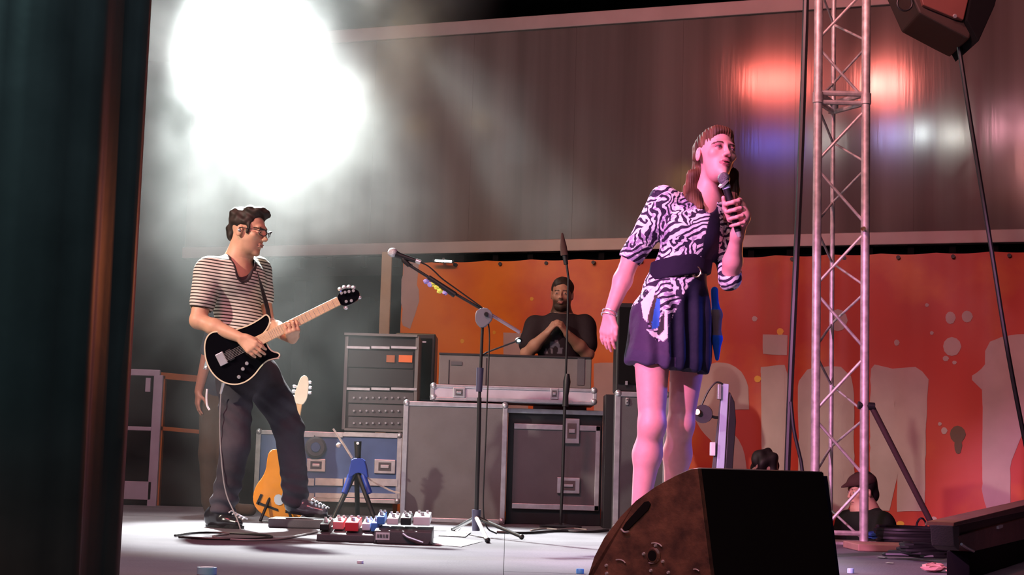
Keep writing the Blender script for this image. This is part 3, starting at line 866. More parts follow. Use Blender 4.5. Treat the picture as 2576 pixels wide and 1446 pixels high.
tb1, rr1 = flight_case('flight_case', 'long blue flight case with silver bands under the amplifier rack', (642, 1086, 1008, 1262), 11.15, .6, M_blue, latches=((772, 1153, 818, 1187), (942, 1155, 994, 1192)), tw=.03)
for ya, yb in ((1203, 1221), (1240, 1252), (1088, 1099)):
    for a, c in ((760, 790), (793, 862), (866, 1000)): MB().bpx(a, ya, c, yb, 11.14, .02).build('silver_band', M_alu, tb1)
MB().lathe(W(794, 1125, 11.15), W(794, 1125, 11.10), [(0, .07), (.6, .075), (1, .06)], 20).build('dish', M_casedk, tb1, True)
MB().lathe(W(794, 1125, 11.10), W(794, 1125, 11.085), [(0, .035), (1, .03)], 16).build('dish_hub', M_blue, tb1, True)
q = tb1; X0, X1, zb, ztp = rr1
for xx in (X0 + .1, X1 - .1): MB().lathe((xx - .02, 11.3, .05), (xx + .02, 11.3, .05), [(0, .05), (1, .05)], 14).build('caster', M_black, tb1)
if zb > .001: MB().box((X0 + .05, 11.2, 0), (X1 - .05, 11.7, zb)).build('plinth', M_black, tb1)
# right of the keyboard: rack case with speaker on top
tcr, rc = flight_case('flight_case', 'narrow dark flight case with violet lit edge behind the singer', (1546, 986, 1680, 1316), 9.75, .28, M_casedk, tw=.03, latches=((1574, 1000, 1582, 1018),))
sp2 = thing('speaker_cabinet', 'black speaker box on the narrow flight case behind the singer', 'speaker', W(1600, 986, 9.9))
o_z = rc[3]
MB().box((W(1549, 870, 9.8).x, 9.77, o_z), (W(1665, 870, 9.8).x, 10.02, W(1600, 764, 9.8).z)).build('cabinet', M_black, sp2, bevel=.01)
MB().box((W(1556, 870, 9.8).x, 9.755, o_z + .05), (W(1658, 870, 9.8).x, 9.775, W(1600, 775, 9.8).z)).build('grille', M_matte, sp2)
MB().bpx(1573, 958, 1579, 968, 9.74, .03).build('plug', M_alu, sp2)
# dark road case behind, between keyboard and rack
flight_case('road_trunk', 'dark tall trunk between the latched flight case and the narrow one', (1518, 990, 1545, 1312), 10.05, .25, M_black, trims='', corner=False, cat='trunk')

# standing equipment board behind the wedge, with a small spotlight
yb_ = 8.95
eb = thing('equipment_board', 'slim dark equipment board standing on end with pale front edge behind the wedge', 'equipment', G(1800, 1362))
P_ = lambda x, y, d=0: W(x, y, yb_ + d)
MB().prism([P_(1816, 964), P_(1834, 966), P_(1812, 1366), P_(1790, 1366)], (0, .04, 0)).build('edge', mat('pale_blue_edge', (.42, .50, .68), .5), eb, bevel=.004)  # pale blue light along the edge put into its colour
MB().prism([P_(1836, 985), P_(1848, 1010), P_(1852, 1060), P_(1830, 1366), P_(1813, 1366)], (0, .10, 0)).build('back', M_black, eb, bevel=.004)
MB().prism([P_(1815, 985), P_(1803, 1090), P_(1770, 1366), P_(1786, 1366)], (0, .03, 0)).build('brace', M_casedk, eb)
MB().bpx(1788, 1112, 1800, 1146, yb_ - .02, .05).build('socket_box', mat('white_plastic', (.7, .72, .8), .5), eb, bevel=.003)
MB().bpx(1806, 966, 1815, 1004, yb_ - .02, .05).build('hinge', M_alu, eb, bevel=.003)
MB().tube([P_(*p) for p in smoothline([(1818, 966), (1806, 960), (1796, 964), (1780, 985), (1768, 1012), (1758, 1034)])], .006, 6).build('cable', M_black, eb, True)
sl = thing('spotlight', 'small round black spotlight with brass clamp beside the standing equipment board', 'lamp', W(1772, 1041, yb_))
MB().lathe(W(1772, 1041, yb_ + .06), W(1768, 1041, yb_ - .06), [(0, .02), (.2, .05), (1, .052)], 20).build('can', M_black, sl, True)
MB().lathe(W(1757, 1037, yb_ - .07), W(1754, 1036, yb_ - .09), [(0, .018), (1, .016)], 12).build('clamp', mat('brass', (.8, .6, .3), .3, 1), sl)
MB().tube([W(1768, 1041, yb_ + .03), W(1800, 1050, yb_ + .02), W(1812, 1050, yb_ + .02)], .008).build('arm', M_black, sl)

# guard rails at the deck's rear edge ---------------------------------
M_gr = mat('rail_grey', (.36, .36, .42), .5, .3)
gr = thing('guard_rail', 'grey metal guard rail at the back of the stage beside the wrapped column', 'railing', (W(360, 1275, 11.85).x, 11.85, 0))
yg = 11.85
MB().bpx(200, 927, 402, 943, yg, .04).build('top_rail', M_gr, gr, bevel=.004)
MB().bpx(378, 943, 401, 1276, yg, .04).build('post', M_gr, gr, bevel=.004)
MB().bpx(200, 943, 218, 1276, yg, .04).build('post', M_gr, gr, bevel=.004)
MB().bpx(218, 1071, 380, 1081, yg, .03).build('mid_rail', M_gr, gr, bevel=.003)
MB().bpx(218, 1209, 380, 1255, yg, .03).build('toe_board', M_gr, gr, bevel=.003)
mb = MB(); mb.bpx(366, 950, 378, 985, yg, .03); mb.build('gusset', M_gr, gr)
g2 = thing('guard_rail', 'distant barrier rails coloured as if lit orange beyond the back of the stage', 'railing', (W(450, 1100, 16).x, 16, -1.1))
M_og = mat('rail_lit_orange', (.7, .24, .04), .5)  # orange light on the far rails put into their base colour
for ya, yb in ((936, 952), (1072, 1082)):
    MB().prism([W(405, ya, 16), W(560, ya + 14, 16), W(560, yb + 14, 16), W(405, yb, 16)], (0, .05, 0)).build('rail', M_og, g2)
for xx in (410, 552):
    a = W(xx, 945, 16.02); MB().box((a.x - .03, 16.0, -1.1), (a.x + .03, 16.08, a.z)).build('post', M_og, g2)

# truss tower ---------------------------------------------------------
yt = 8.80
tc0 = G(2112, 1368); yt = tc0.y
xl = W(2054, 700, yt).x; xr = W(2176, 700, yt).x; xm = (xl + xr) / 2; yr = yt + .24
tt = thing('truss_tower', 'triangular aluminium lattice truss tower rising behind the black stage wedge', 'truss', (xm, yt, 0))
for (x, y) in ((xl, yt), (xr, yt)): MB().tube([(x, y, 0), (x, y, 4.2)], .0245, 14).build('chord', M_steel, tt, True)
MB().tube([(xm, yr, 0), (xm, yr, 4.2)], .0135, 12).build('chord', M_steel, tt, True)
zz = lambda py: W(2112, py, yt).z
MB().box((xl - .08, yt - .08, 0), (xr + .08, yr + .06, .012)).build('base_plate', M_steel, tt)
def lace(p, q, r=.0085): MB().tube([p, q], r, 8).build('lacing_bar', M_steel, tt, True)
# front face
step = zz(440) - zz(578); zz0 = zz(578)
k = 0; z = zz0 + 5 * step; side = -1 if True else 1
ztop = [zz0 + i * step * 1.085 for i in range(-6, 7)]
for i in range(-4, 7):
    za = zz0 + i * step * 1.125; zb = za - step * 1.0
    right = (i % 2 == 0)
    if zb < .02: continue
    if right: lace((xr, yt, za - .01), (xl, yt, zb))
    else: lace((xl, yt, za - .01), (xr, yt, zb))
# rear faces
for i in range(-4, 7):
    za = zz0 + (i + .0) * step * 1.125; zb = za - step
    if zb < .02: continue
    zm = (za + zb) / 2
    if i % 2 == 0:
        lace((xl, yt, za), (xm, yr, zm), .007); lace((xm, yr, zm), (xr, yt, zb), .007)
    else:
        lace((xr, yt, za), (xm, yr, zm), .007); lace((xm, yr, zm), (xl, yt, zb), .007)
for py in (235, 258):
    z = zz(py)
    for a, b_ in (((xl, yt, z), (xr, yt, z)), ((xl, yt, z), (xm, yr, z)), ((xm, yr, z), (xr, yt, z))):
        MB().tube([a, b_], .016 if py == 235 else .014, 8).build('cross_bar', M_steel, tt, True)
z = zz(247)
for (x, y) in ((xl, yt), (xr, yt), (xm, yr)): MB().tube([(x, y, z - .03), (x, y, z + .03)], .030, 12).build('coupler', M_steel, tt, True)
z = zz(576); MB().lathe((xr - .02, yt - .03, z), (xr - .02, yt - .06, z), [(0, .012), (1, .010)], 10).build('pin', mat('brass', (.8, .6, .3), .3, 1), tt)
z = .06; MB().tube([(xl, yt, z), (xr, yt, z)], .014).build('cross_bar', M_steel, tt, True)
# outrigger brace
a = W(2186, 1022, yt + .0); b_ = G(2366, 1372)
br = thing('truss_brace', 'dark diagonal brace pole propping the truss tower down to the floor', 'brace', b_)
MB().tube([a + Vector((.015, 0, 0)), b_ + Vector((0, 0, .025))], .017, 10).build('pole', mat('brace_dark', (.10, .06, .06), .5, .4), br, True)
MB().tube([a + Vector((-.06, 0, .005)), a + Vector((.03, 0, 0))], .022, 10).build('clamp', M_black, br, True)
MB().lathe(b_, b_ + Vector((0, 0, .03)), [(0, .04), (1, .03)], 12).build('foot', M_black, br)
# hanging straps
def hang(label, pts, y, r, y2=None, group=None):
    n = len(pts); q = [W(p[0], p[1], y + ((y2 - y) * i / (n - 1) if y2 else 0)) for i, p in enumerate(pts)]
    q = [Vector(p) for p in smoothline([tuple(v) for v in q], 2)]
    o = MB().tube(q, r, 8).build('hanging_cable', M_black, None, True); tag(o, label, 'cable'); return o
q1 = G(1974, 1362)
hang('thick black cable hanging beside the truss tower on its singer side', [(2030, -150), (2028, 0), (2014, 420), (1996, 800), (1985, 1050), (1974, 1362)], 8.9, .018, q1.y)
hang('thin black cable branching from the thick one near the truss foot', [(1990, 1010), (1996, 1080), (2008, 1130), (2020, 1180), (2026, 1364)], 8.75, .010)
hang('long black cable slanting down across the banner beyond the truss', [(2405, 70), (2440, 300), (2490, 600), (2530, 860), (2576, 1100), (2625, 1330), (2632, 1372)], 8.7, .013)

# hanging speaker at the top, black hood
hs = thing('hanging_speaker', 'tilted black speaker hanging at the top corner above the slanting cable', 'speaker', W(2400, 0, 8.5))
Q = lambda x, y, d=0: W(x, y, 8.5 + d)
MB().prism([Q(2240, -130), Q(2313, 32), Q(2400, 78), Q(2440, 98), Q(2500, -160)], (0, .4, 0)).build('cabinet', mat('speaker_brown_black', (.035, .018, .014), .6), hs, bevel=.01)
MB().prism([Q(2290, -100, -.03), Q(2322, 12, -.03), Q(2400, 44, -.03), Q(2424, 50, -.03), Q(2460, -100, -.03)], (0, .035, 0)).build('side_plate', mat('speaker_red_brown', (.16, .05, .04), .5), hs, bevel=.005)
MB().prism([Q(2432, 50, -.06), Q(2462, 104, -.06), Q(2502, 15, -.06), Q(2545, -150, -.06), Q(2470, -150, -.06)], (0, .45, 0)).build('grille', M_matte, hs, bevel=.004)
MB().lathe(Q(2402, 40, -.04), Q(2403, 41, -.05), [(0, .012), (1, .01)], 10).build('bolt', M_chrome, hs)
MB().tube([Q(2276 + 19 * math.cos(a * .45), 8 + 19 * math.sin(a * .45)) for a in range(15)], .006).build('handle_ring', M_black, hs, True)
MB().tube([Q(2380, -60, .2), Q(2380, -420, .2)], .03).build('hanging_pipe', M_black, hs, True)

# ================================================================== STAGE WEDGE in front
Cn = G(1795, 1503); C2 = (Cn.x, Cn.y)
d1 = Vector((-.74, .67)).normalized(); d2 = Vector((d1.y, -d1.x)); d2 = d2 if d2.y > 0 else -d2
prof_px = [(1794, 1500), (1755, 1178), (1735, 1181), (1700, 1196), (1650, 1223), (1600, 1259), (1560, 1300), (1520, 1352), (1495, 1400), (1480, 1446), (1476, 1475)]
prof = [PL(x, y, C2, d1) for x, y in prof_px]
prof = [(max(a, 0) if i == 0 else a, z) for i, (a, z) in enumerate(prof)]
prof[0] = (0, 0.0); ze = prof[-1][0]; prof.append((ze + .01, 0.0))
wN = PL(2075, 1192, (C2[0] + d1.x * prof[1][0], C2[1] + d1.y * prof[1][0]), d2)[0]
wd_ = thing('stage_wedge', 'large black stage monitor wedge with scuffed brown side in front of the singer', 'monitor', (C2[0], C2[1], 0))
E = Vector((d2.x, d2.y, 0)); D1 = Vector((d1.x, d1.y, 0))
pt = lambda a, z, w=0: Vector((C2[0], C2[1], 0)) + D1 * a + Vector((0, 0, z)) + E * w
M_scuff = mat('scuffed_brown_black', (.15, .070, .046), .50, var=.5, vscale=14, col2=(.045, .022, .018), bump=.35, bscale=45)
MB().prism([pt(a, z, .02) for a, z in prof], E * (wN - .03)).build('cabinet', M_matte, wd_, bevel=.004)
MB().prism([pt(a, z, 0) for a, z in prof], E * .02).build('side_panel', M_scuff, wd_, bevel=.007, label='scuffed brown side panel')
pr2 = [(.035 + a * .86, z * (.97 if z > .05 else 1)) for a, z in prof]
MB().prism([pt(a, z, wN - .01) for a, z in pr2], E * .07).build('end_cap', mat('wedge_blue_black', (.008, .008, .022), .85, spec=.1), wd_, bevel=.004, label='dark blue end cap')
pr3 = [(.075 + a * .7, z * (.72 if z > .05 else 1)) for a, z in prof]
MB().prism([pt(a, z, wN + .06) for a, z in pr3], E * .035).build('end_handle_block', M_matte, wd_, bevel=.01)
# curved grille over the front
mb = MB(); g = prof[1:-1]
for w in (.012, wN - .015):
    for a, z in g:
        mb.v.append(pt(a + .002, z + .003, w))
n = len(g)
for i in range(n - 1): mb.f.append((i, i + 1, n + i + 1, n + i))
o = mb.build('grille', mat('grille_satin', (.5, .5, .5), .3, .7), wd_, True); sd = o.modifiers.new('t', 'SOLIDIFY'); sd.thickness = .006
# handle slot
def sp_(px, py, o=0): a, z = PL(px, py, C2, d1); return pt(a, z, -o)
sl_ = [(1638, 1268), (1632, 1260), (1622, 1262), (1576, 1313), (1567, 1328), (1572, 1336), (1583, 1332), (1632, 1283)]
MB().prism([sp_(x, y, .004) for x, y in sl_], E * .006).build('handle_slot', M_matte, wd_, bevel=.002)
mb = MB().tube([sp_(*p, .007) for p in smoothline([(1566, 1330), (1574, 1339), (1585, 1336)])], .003); mb.build('slot_edge', M_chrome, wd_, True)
Ha = sp_(1645, 1397)
MB().lathe(Ha - E * .008, Ha + E * .01, [(0, .020), (.3, .026), (1, .026)], 20).build('pole_cup_ring', M_scuff, wd_, True)
MB().lathe(Ha - E * .010, Ha + E * .01, [(0, .016), (1, .016)], 16).build('pole_cup', M_matte, wd_, True)
for x, y in ((1650, 1372), (1620, 1393), (1668, 1412), (1638, 1435), (1527, 1442), (1526, 1422), (1682, 1440)):
    c = sp_(x, y); MB().lathe(c - E * .006, c, [(0, .004), (1, .0058)], 10).build('screw', M_chrome, wd_, True)
for cxp_, cyp_, r_ in ((1648, 1385, 22), (1558, 1425, 20), (1640, 1398, 20), (1750, 1442, 12)):
    a0 = -1.9 if cyp_ != 1398 else .5
    MB().tube([sp_(cxp_ + r_ * math.cos(a0 + i * .17), cyp_ + r_ * .9 * math.sin(a0 + i * .17), .004) for i in range(9)], .002).build('ring_edge', M_chrome, wd_, True)

# low case bottom right ------------------------------------------------
P1 = Vector((1.745, 6.03)); e_ = Vector((.42, .906)).normalized(); en = Vector((-e_.y, e_.x))
lc = thing('low_case', 'long low brown case with silver catch at the stage edge beyond the wedge', 'case', (P1.x, P1.y, 0))
L3 = 1.7
def lp(s_, z, w=0): return Vector((P1.x + e_.x * s_ + en.x * w, P1.y + e_.y * s_ + en.y * w, z))
zA = PL(2445, 1388, P1, e_)[1]; zB_ = PL(2576, 1357, P1, e_)[1]
def lpx(x, y, o=0): s_, z = PL(x, y, P1, e_); return lp(s_, z, -o)
M_lb = mat('low_case_brown', (.16, .075, .06), .55, var=.3, vscale=9, bump=.2)
MB().prism([lp(0, 0), lp(L3, 0), lp(L3, .19), lp(0, .10)], Vector((en.x, en.y, 0)) * .085).build('body', M_matte, lc, bevel=.004)
MB().prism([lpx(2442, 1388, .003), lpx(2640, 1341, .003), lpx(2640, 1285, .003), lpx(2407, 1348, .003), lpx(2414, 1370, .003)], Vector((en.x, en.y, 0)) * .08).build('lower_band', M_lb, lc, bevel=.003)
MB().prism([lpx(2407, 1350, -.01), lpx(2640, 1292, -.01), lpx(2640, 1270, -.01), lpx(2410, 1322, -.01)], Vector((en.x, en.y, 0)) * .08).build('recess', mat('low_case_recess', (.05, .022, .022), .7), lc)
MB().prism([lpx(2396, 1324, .004), lpx(2640, 1272, .004), lpx(2640, 1254, .004), lpx(2398, 1314, .004)], Vector((en.x, en.y, 0)) * .1).build('top_rail', M_lb, lc, bevel=.003)
MB().prism([lpx(2505, 1330, .012), lpx(2516, 1326, .012), lpx(2516, 1319, .012), lpx(2505, 1323, .012)], Vector((en.x, en.y, 0)) * .02).build('catch', M_chrome, lc)
MB().prism([lpx(2396, 1322, .002), lpx(2412, 1322, .002), lpx(2412, 1385, .002), lpx(2400, 1375, .002)], Vector((en.x, en.y, 0)) * .08).build('end_plate', M_casedk, lc, bevel=.003)
MB().tube([lpx(2413, 1368, .008), lpx(2428, 1378, .008), lpx(2444, 1386, .008)], .005).build('edge_catch', M_chrome, lc, True)

# ledge, cables and rubbish on the right -------------------------------
a = G(2150, 1384); b_ = G(2372, 1390)
ld = MB().box((a.x, a.y - .08, 0), (b_.x + .25, a.y + .28, .035)).build('ledge_board', mat('board_brown_pink_lit', (.42, .24, .18), .6, var=.2), bevel=.005)  # pink light on the wood put into the board's brown
tag(ld, 'pale brown board lying on the floor at the foot of the truss tower', 'board')
rng = random.Random(8)
pts = []
for k in range(60):
    w = k * .55; rr_ = .10 + .05 * math.sin(k * 1.7); pts.append((1.93 + .02 * math.sin(k) + rr_ * 1.5 * math.cos(w), 7.3 + rr_ * 1.1 * math.sin(w), .012 + .0011 * k + .006 * rng.random()))
tag(MB().tube(smoothline(pts, 1), .009, 6).build('coiled_cable', M_black, None, True), 'tangled heap of black cable beside the low brown case', 'cable')
pts = []
for k in range(70):
    w = k * .5; pts.append((2.30 + .22 * math.cos(w) + .02 * math.sin(k * 2.1), 8.98 + .12 * math.sin(w), .012 + .0012 * k))
tag(MB().tube(smoothline(pts, 1), .011, 6).build('coiled_cable', M_black, None, True), 'flat coil of black cable between the truss foot and its brace', 'cable')
a0 = W(2325, 1300, 9.1)
tag(MB().tube([W(2318 + 13 * math.cos(t * .42), 1330 + 27 * math.sin(t * .42), 9.12 + .01 * math.sin(t)) for t in range(3, 18)], .006, 6).build('cable_loop', M_black, None, True), 'thin cable loop standing up from the coil near the brace pole', 'cable')
def crumple(name, label, cat, px, py, sx, sy, sz, m, seed=1):
    c = G(px, py); r = random.Random(seed); mb = MB(); mb.sphere((c.x, c.y + sy * .5, sz / 2), (sx / 2, sy / 2, sz / 2), 12, 8)
    mb.v = [tuple(v[i] + r.uniform(-1, 1) * (sx, sy, sz)[i] * .10 for i in range(3)) for v in mb.v]
    mb.v = [(v[0], v[1], max(v[2], .0005)) for v in mb.v]
    return tag(mb.build(name, m), label, cat)
crumple('folded_cloth', 'crumpled blue cloth lying at the foot of the truss tower', 'cloth', 2205, 1358, .16, .12, .045, mat('blue_cloth', (.02, .06, .30), .8), 3)
crumple('crumpled_paper', 'crumpled pinkish paper beside the low brown case', 'paper', 2356, 1440, .10, .08, .035, mat('pink_paper', (.6, .32, .28), .7), 5)
crumple('crumpled_paper', 'small bright salmon paper scrap touching the low brown case', 'paper', 2402, 1444, .055, .05, .03, mat('salmon_paper', (.9, .36, .26), .7), 6)
crumple('glint_scrap', 'small scrap coloured as a greenish glint on the dark floor behind the wedge', 'paper', 2222, 1404, .05, .05, .006, mat('green_glint', (.35, .5, .35), .7), 7)  # greenish glints near the cables put in as pale green scraps
crumple('glint_scrap', 'smaller scrap coloured as a greenish glint in front of the other one', 'paper', 2240, 1418, .035, .03, .006, mat('green_glint', (.35, .5, .35), .7), 8)
def bottlecap(name, label, cat, px, py, r, h, m, two=None):
    c = G(px, py); o = MB().lathe((c.x, c.y, 0), (c.x, c.y, h), [(0, r), (.85, r), (1, r * .9)], 18).build(name, m, None, True); return tag(o, label, cat)
bottlecap('bottle_cap', 'tiny pale blue bottle cap on the floor close to the wedge end', 'bottle cap', 2140, 1441, .013, .018, mat('cap_blue_white', (.45, .75, 1), .3))
bottlecap('bottle_cap', 'tiny bright blue bottle cap beside the curved edge of the wedge', 'bottle cap', 1459, 1442, .014, .016, mat('cap_blue', (.10, .40, .85), .3))
bottlecap('bottle_cap', 'tiny white bottle cap on the open grey floor', 'bottle cap', 906, 1417, .012, .010, mat('cap_white', (.85, .8, .85), .3))
c = G(520, 1444)
bx = thing('tape_roll', 'pale blue tape roll lying on the grey floor near the wrapped column', 'tape', (c.x, c.y, 0))
MB().lathe((c.x, c.y, 0), (c.x, c.y, .022), [(0, .031), (1, .031)], 28).build('tape', mat('tape_cyan', (.42, .80, .95), .4), bx, True)
MB().lathe((c.x, c.y, .002), (c.x, c.y, .0235), [(0, .022), (1, .022)], 24).build('core', mat('cap_white', (.85, .8, .85), .3), bx, True)

# ================================================================== MIC STANDS
def basepoint(px, py): return G(px, py)
b0 = G(1200, 1350); ym = b0.y
ms = thing('boom_microphone_stand', 'black boom microphone stand reaching over the floor between the two players', 'microphone stand', b0)
P_ = lambda x, y, d=0: W(x, y, ym + d)
MB().tube([P_(1197, 1335), P_(1203, 1130), P_(1206, 1000)], .0115, 12).build('lower_tube', M_black, ms, True)
MB().tube([P_(1206, 1005), P_(1214, 815)], .008, 12).build('upper_tube', M_black, ms, True)
MB().tube([P_(1205, 985), P_(1208, 925)], [.016, .019], 12).build('height_clutch', mat('blue_black', (.05, .05, .10), .5), ms, True)
M_cl = mat('clutch_grey', (.16, .16, .20), .45)
MB().prism([P_(x, y, -.03) for x, y in chaikin([(1200, 778), (1222, 772), (1238, 784), (1240, 800), (1226, 818), (1210, 825), (1196, 810), (1195, 792)], 1)], (0, .06, 0)).build('boom_clutch', M_cl, ms, bevel=.004)
MB().lathe(P_(1223, 790, -.032), P_(1223, 790, -.05), [(0, .012), (1, .009)], 12).build('clutch_bolt', M_black, ms)
MB().tube([P_(1308, 836), P_(1238, 793)], .0095, 10).build('boom_rear', mat('grey_tube', (.30, .26, .32), .4, .4), ms, True)
MB().tube([P_(1240, 794), P_(1140, 736), P_(1022, 662)], .0078, 10).build('boom', M_black, ms, True)
MB().tube([P_(1145, 742, -.01), P_(1078, 697, -.01)], [.017, .013], 10).build('cable_wrap', M_black, ms, True)
for (x, y, c) in ((1072, 708, (.30, .28, .7)), (1082, 716, (.35, .33, .8)), (1098, 722, (.75, .85, .12)), (1106, 732, (.7, .8, .1)), (1120, 736, (.3, .3, .75)), (1090, 715, (.6, .7, .1))):
    mb = MB(); r = random.Random(int(x)); mb.sphere(P_(x, y, -.012), (.016, .006, .012), 8, 6); mb.v = [tuple(q + r.uniform(-.003, .003) for q in v) for v in mb.v]
    mb.build('picks_holder' if False else 'guitar_pick', mat('pick_%d%d' % (c[0] * 10, c[1] * 10), c, .5), ms)
MB().tube([P_(1030, 668), P_(1016, 655), P_(1014, 648)], [.012, .014, .012], 10).build('clip', M_black, ms, True)
# legs
ctr = P_(1197, 1340); ctr.z = .085
MB().tube([(ctr.x, ctr.y, .03), (ctr.x, ctr.y, .14)], [.02, .024], 12).build('leg_boss', mat('blue_black', (.05, .05, .10), .5), ms, True)
for (px, py, mm) in ((1226, 1366, M_steel), (1312, 1357, M_black), (1140, 1338, M_black)):
    e = G(px, py); lg = MB().tube([(ctr.x, ctr.y, .10), (e.x, e.y, .014)], [.011, .009], 10).build('leg', mm, ms, True, **({'label': 'chrome leg'} if mm is M_steel else {}))
    MB().sphere((e.x, e.y, .014), .014, 10, 8).build('rubber_foot', M_black, lg, True)
mc = thing('microphone', 'microphone with silver ball grille clipped on the boom stand tip', 'microphone', P_(985, 636))
MB().sphere(P_(988, 635), (.027, .027, .025), 16, 12).build('grille', mat('mic_grille', (.62, .62, .66), .4, .6, bump=.6, bscale=300), mc, True)
MB().tube([P_(996, 639), P_(1006, 643), P_(1040, 654), P_(1056, 659)], [.019, .016, .0125, .011], 14).build('handle', M_black, mc, True)
MB().tube([P_(1046, 655.5), P_(1058, 660)], .0125, 12).build('collar', M_chrome, mc, True)
cbl = [(1058, 660), (1075, 667), (1095, 684), (1110, 700), (1150, 728), (1190, 757), (1222, 780), (1232, 830), (1230, 900), (1226, 1000), (1220, 1150), (1214, 1280), (1222, 1330), (1250, 1342)]
MB().tube(smoothline([tuple(P_(x, y, -.015)) for x, y in cbl]), .0042, 6).build('cable', M_black, mc, True)
# gooseneck lamp
yg_ = ym + .05
gl = thing('gooseneck_lamp', 'thin gooseneck with glowing pale blue tip clipped on the boom stand post', 'lamp', W(1215, 893, ym))
MB().tube([W(1208, 896, ym), W(1225, 886, yg_), W(1262, 872, yg_), W(1297, 859, yg_)], .005, 8).build('neck', M_black, gl, True)
MB().sphere(W(1305, 857, yg_), (.020, .02, .018), 14, 10).build('head', M_black, gl, True)
MB().sphere(W(1305, 857, yg_ - .014), (.011, .009, .008), 10, 8).build('lens', mat('cyan_led', (.5, .9, 1), emit=(.35, .85, 1), estr=6), gl, True)
# straight stand before the keyboard
b1 = G(1410, 1328); y1_ = b1.y
s2 = thing('microphone_stand', 'black straight microphone stand in front of the latched flight case', 'microphone stand', b1)
P2 = lambda x, y, d=0: W(x, y, y1_ + d)
MB().tube([P2(1410, 1325), P2(1416, 1180), P2(1421, 1010)], .010, 10).build('lower_tube', M_black, s2, True)
MB().tube([P2(1421, 1015), P2(1428, 800), P2(1430, 700), P2(1422, 640)], .0075, 10).build('upper_tube', M_black, s2, True)
MB().tube([P2(1422, 1022), P2(1423, 995), P2(1426, 960), P2(1427, 940)], [.02, .017, .024, .014], 12).build('height_clutch', M_black, s2, True)
MB().lathe((b1.x, b1.y, 0), (b1.x, b1.y, .03), [(0, .13), (.5, .13), (.8, .05), (1, .02)], 28).build('round_base', M_black, s2, True)
m2 = thing('microphone', 'dark microphone pointing straight up above the keyboardist', 'microphone', P2(1418, 640))
MB().tube([P2(1424, 665), P2(1420, 640)], [.014, .016], 12).build('handle', M_black, m2, True)
MB().tube([P2(1420, 642), P2(1417, 620), P2(1414, 586)], [.024, .022, .006], 14).build('foam_tip', mat('brown_foam', (.07, .035, .03), .9), m2, True)

# ================================================================== PEDALBOARDS
def pedalboard(label, pxl, pyl, pxr, pyr, dep, h0, h1):
    A = G(pxl, pyl); B_ = W(pxr, pyr, A.y); B_.z = 0; d = Vector((B_.x - A.x, B_.y - A.y, 0)); Lb = d.length; d.normalize(); nrm_ = Vector((-d.y, d.x, 0))
    t = thing('pedalboard', label, 'pedalboard', A)
    f = lambda u, w, z: A + d * (u * Lb) + nrm_ * (w * dep) + Vector((0, 0, z))
    MB().prism([f(0, 0, .0), f(0, 1, .0), f(0, 1, h1), f(0, 0, h0)], d * Lb).build('frame', M_casedk, t, bevel=.006)
    return t, f, Lb
M_ch = M_alu
t1, f1, L1 = pedalboard('low pedalboard carrying the red and pink effect pedals beside the raised shoe', 796, 1361, 952, 1366, .24, .035, .065)
t2, f2, L2 = pedalboard('taller pedalboard with white name plate beside the boom stand foot', 940, 1367, 1086, 1362, .20, .060, .080)
def pedal(f, u0, u1, w0, w1, zb, h, m, label):
    pts = [f(u0, w0, zb), f(u1, w0, zb), f(u1, w1, zb + .02), f(u0, w1, zb + .02)]
    c = pts[0]; t = thing('effect_pedal', label, 'effect pedal', c, group='effect pedals on the two pedalboards')
    MB().prism(pts, (0, 0, h)).build('casing', m, t, bevel=.004)
    m_ = (pts[0] + pts[1]) / 2 * .7 + (pts[2] + pts[3]) / 2 * .3 + Vector((0, 0, h))
    MB().lathe(m_, m_ + Vector((0, 0, .014)), [(0, .009), (1, .008)], 10).build('footswitch', M_chrome, t, True)
    for k in (.25, .75):
        q = pts[3].lerp(pts[2], k) * .8 + pts[0].lerp(pts[1], k) * .2 + Vector((0, 0, h))
        MB().lathe(q, q + Vector((0, 0, .012)), [(0, .007), (1, .006)], 8).build('knob', M_chrome, t, True)
red = mat('pedal_red', (.65, .03, .05), .35); bl = mat('pedal_blue', (.06, .22, .65), .35); pk = mat('pedal_pink', (.75, .25, .28), .4); wh = mat('pedal_white', (.7, .7, .75), .4); bk = M_black
pedal(f1, .03, .18, .15, .85, .048, .03, bk, 'black effect pedal at the cable end of the low pedalboard')
pedal(f1, .22, .40, .35, .95, .052, .036, pk, 'pink effect pedal beside the red one on the low pedalboard')
pedal(f1, .44, .66, .12, .85, .048, .042, red, 'red effect pedal on the low pedalboard')
pedal(f1, .70, .84, .30, .95, .052, .032, wh, 'white effect pedal between the red and the blue pedal')
pedal(f1, .86, 1.0, .15, .90, .050, .040, bl, 'small blue effect pedal at the inner end of the low board')
pedal(f2, .02, .16, .30, .95, .085, .036, bl, 'blue effect pedal on the taller pedalboard')
pedal(f2, .20, .40, .25, .95, .085, .030, wh, 'wide white effect pedal on the taller pedalboard')
pedal(f2, .44, .62, .25, .95, .085, .034, bk, 'black effect pedal in the middle of the taller pedalboard')
pedal(f2, .66, .95, .25, .95, .085, .040, wh, 'long silver white effect pedal at the far end of the taller pedalboard')
np_ = [f2(.03, -.01, .018), f2(.27, -.01, .018), f2(.27, -.01, .052), f2(.03, -.01, .052)]
pl = MB().prism(np_, (0, .004, 0)).build('name_plate', mat('plate_white', (.75, .75, .8), .4), t2, label='white name plate')
for k in range(8):
    a = .05 + k * .026; MB().prism([f2(a, -.022, .027), f2(a + .014, -.022, .027), f2(a + .014, -.022, .043), f2(a, -.022, .043)], (0, .002, 0)).build('plate_mark', M_black, pl)
MB().tube([f2(.50, -.05, .05), f2(.58, -.08, .035), f2(.86, -.12, .012)], .006).build('strap', M_alu, t2, True)
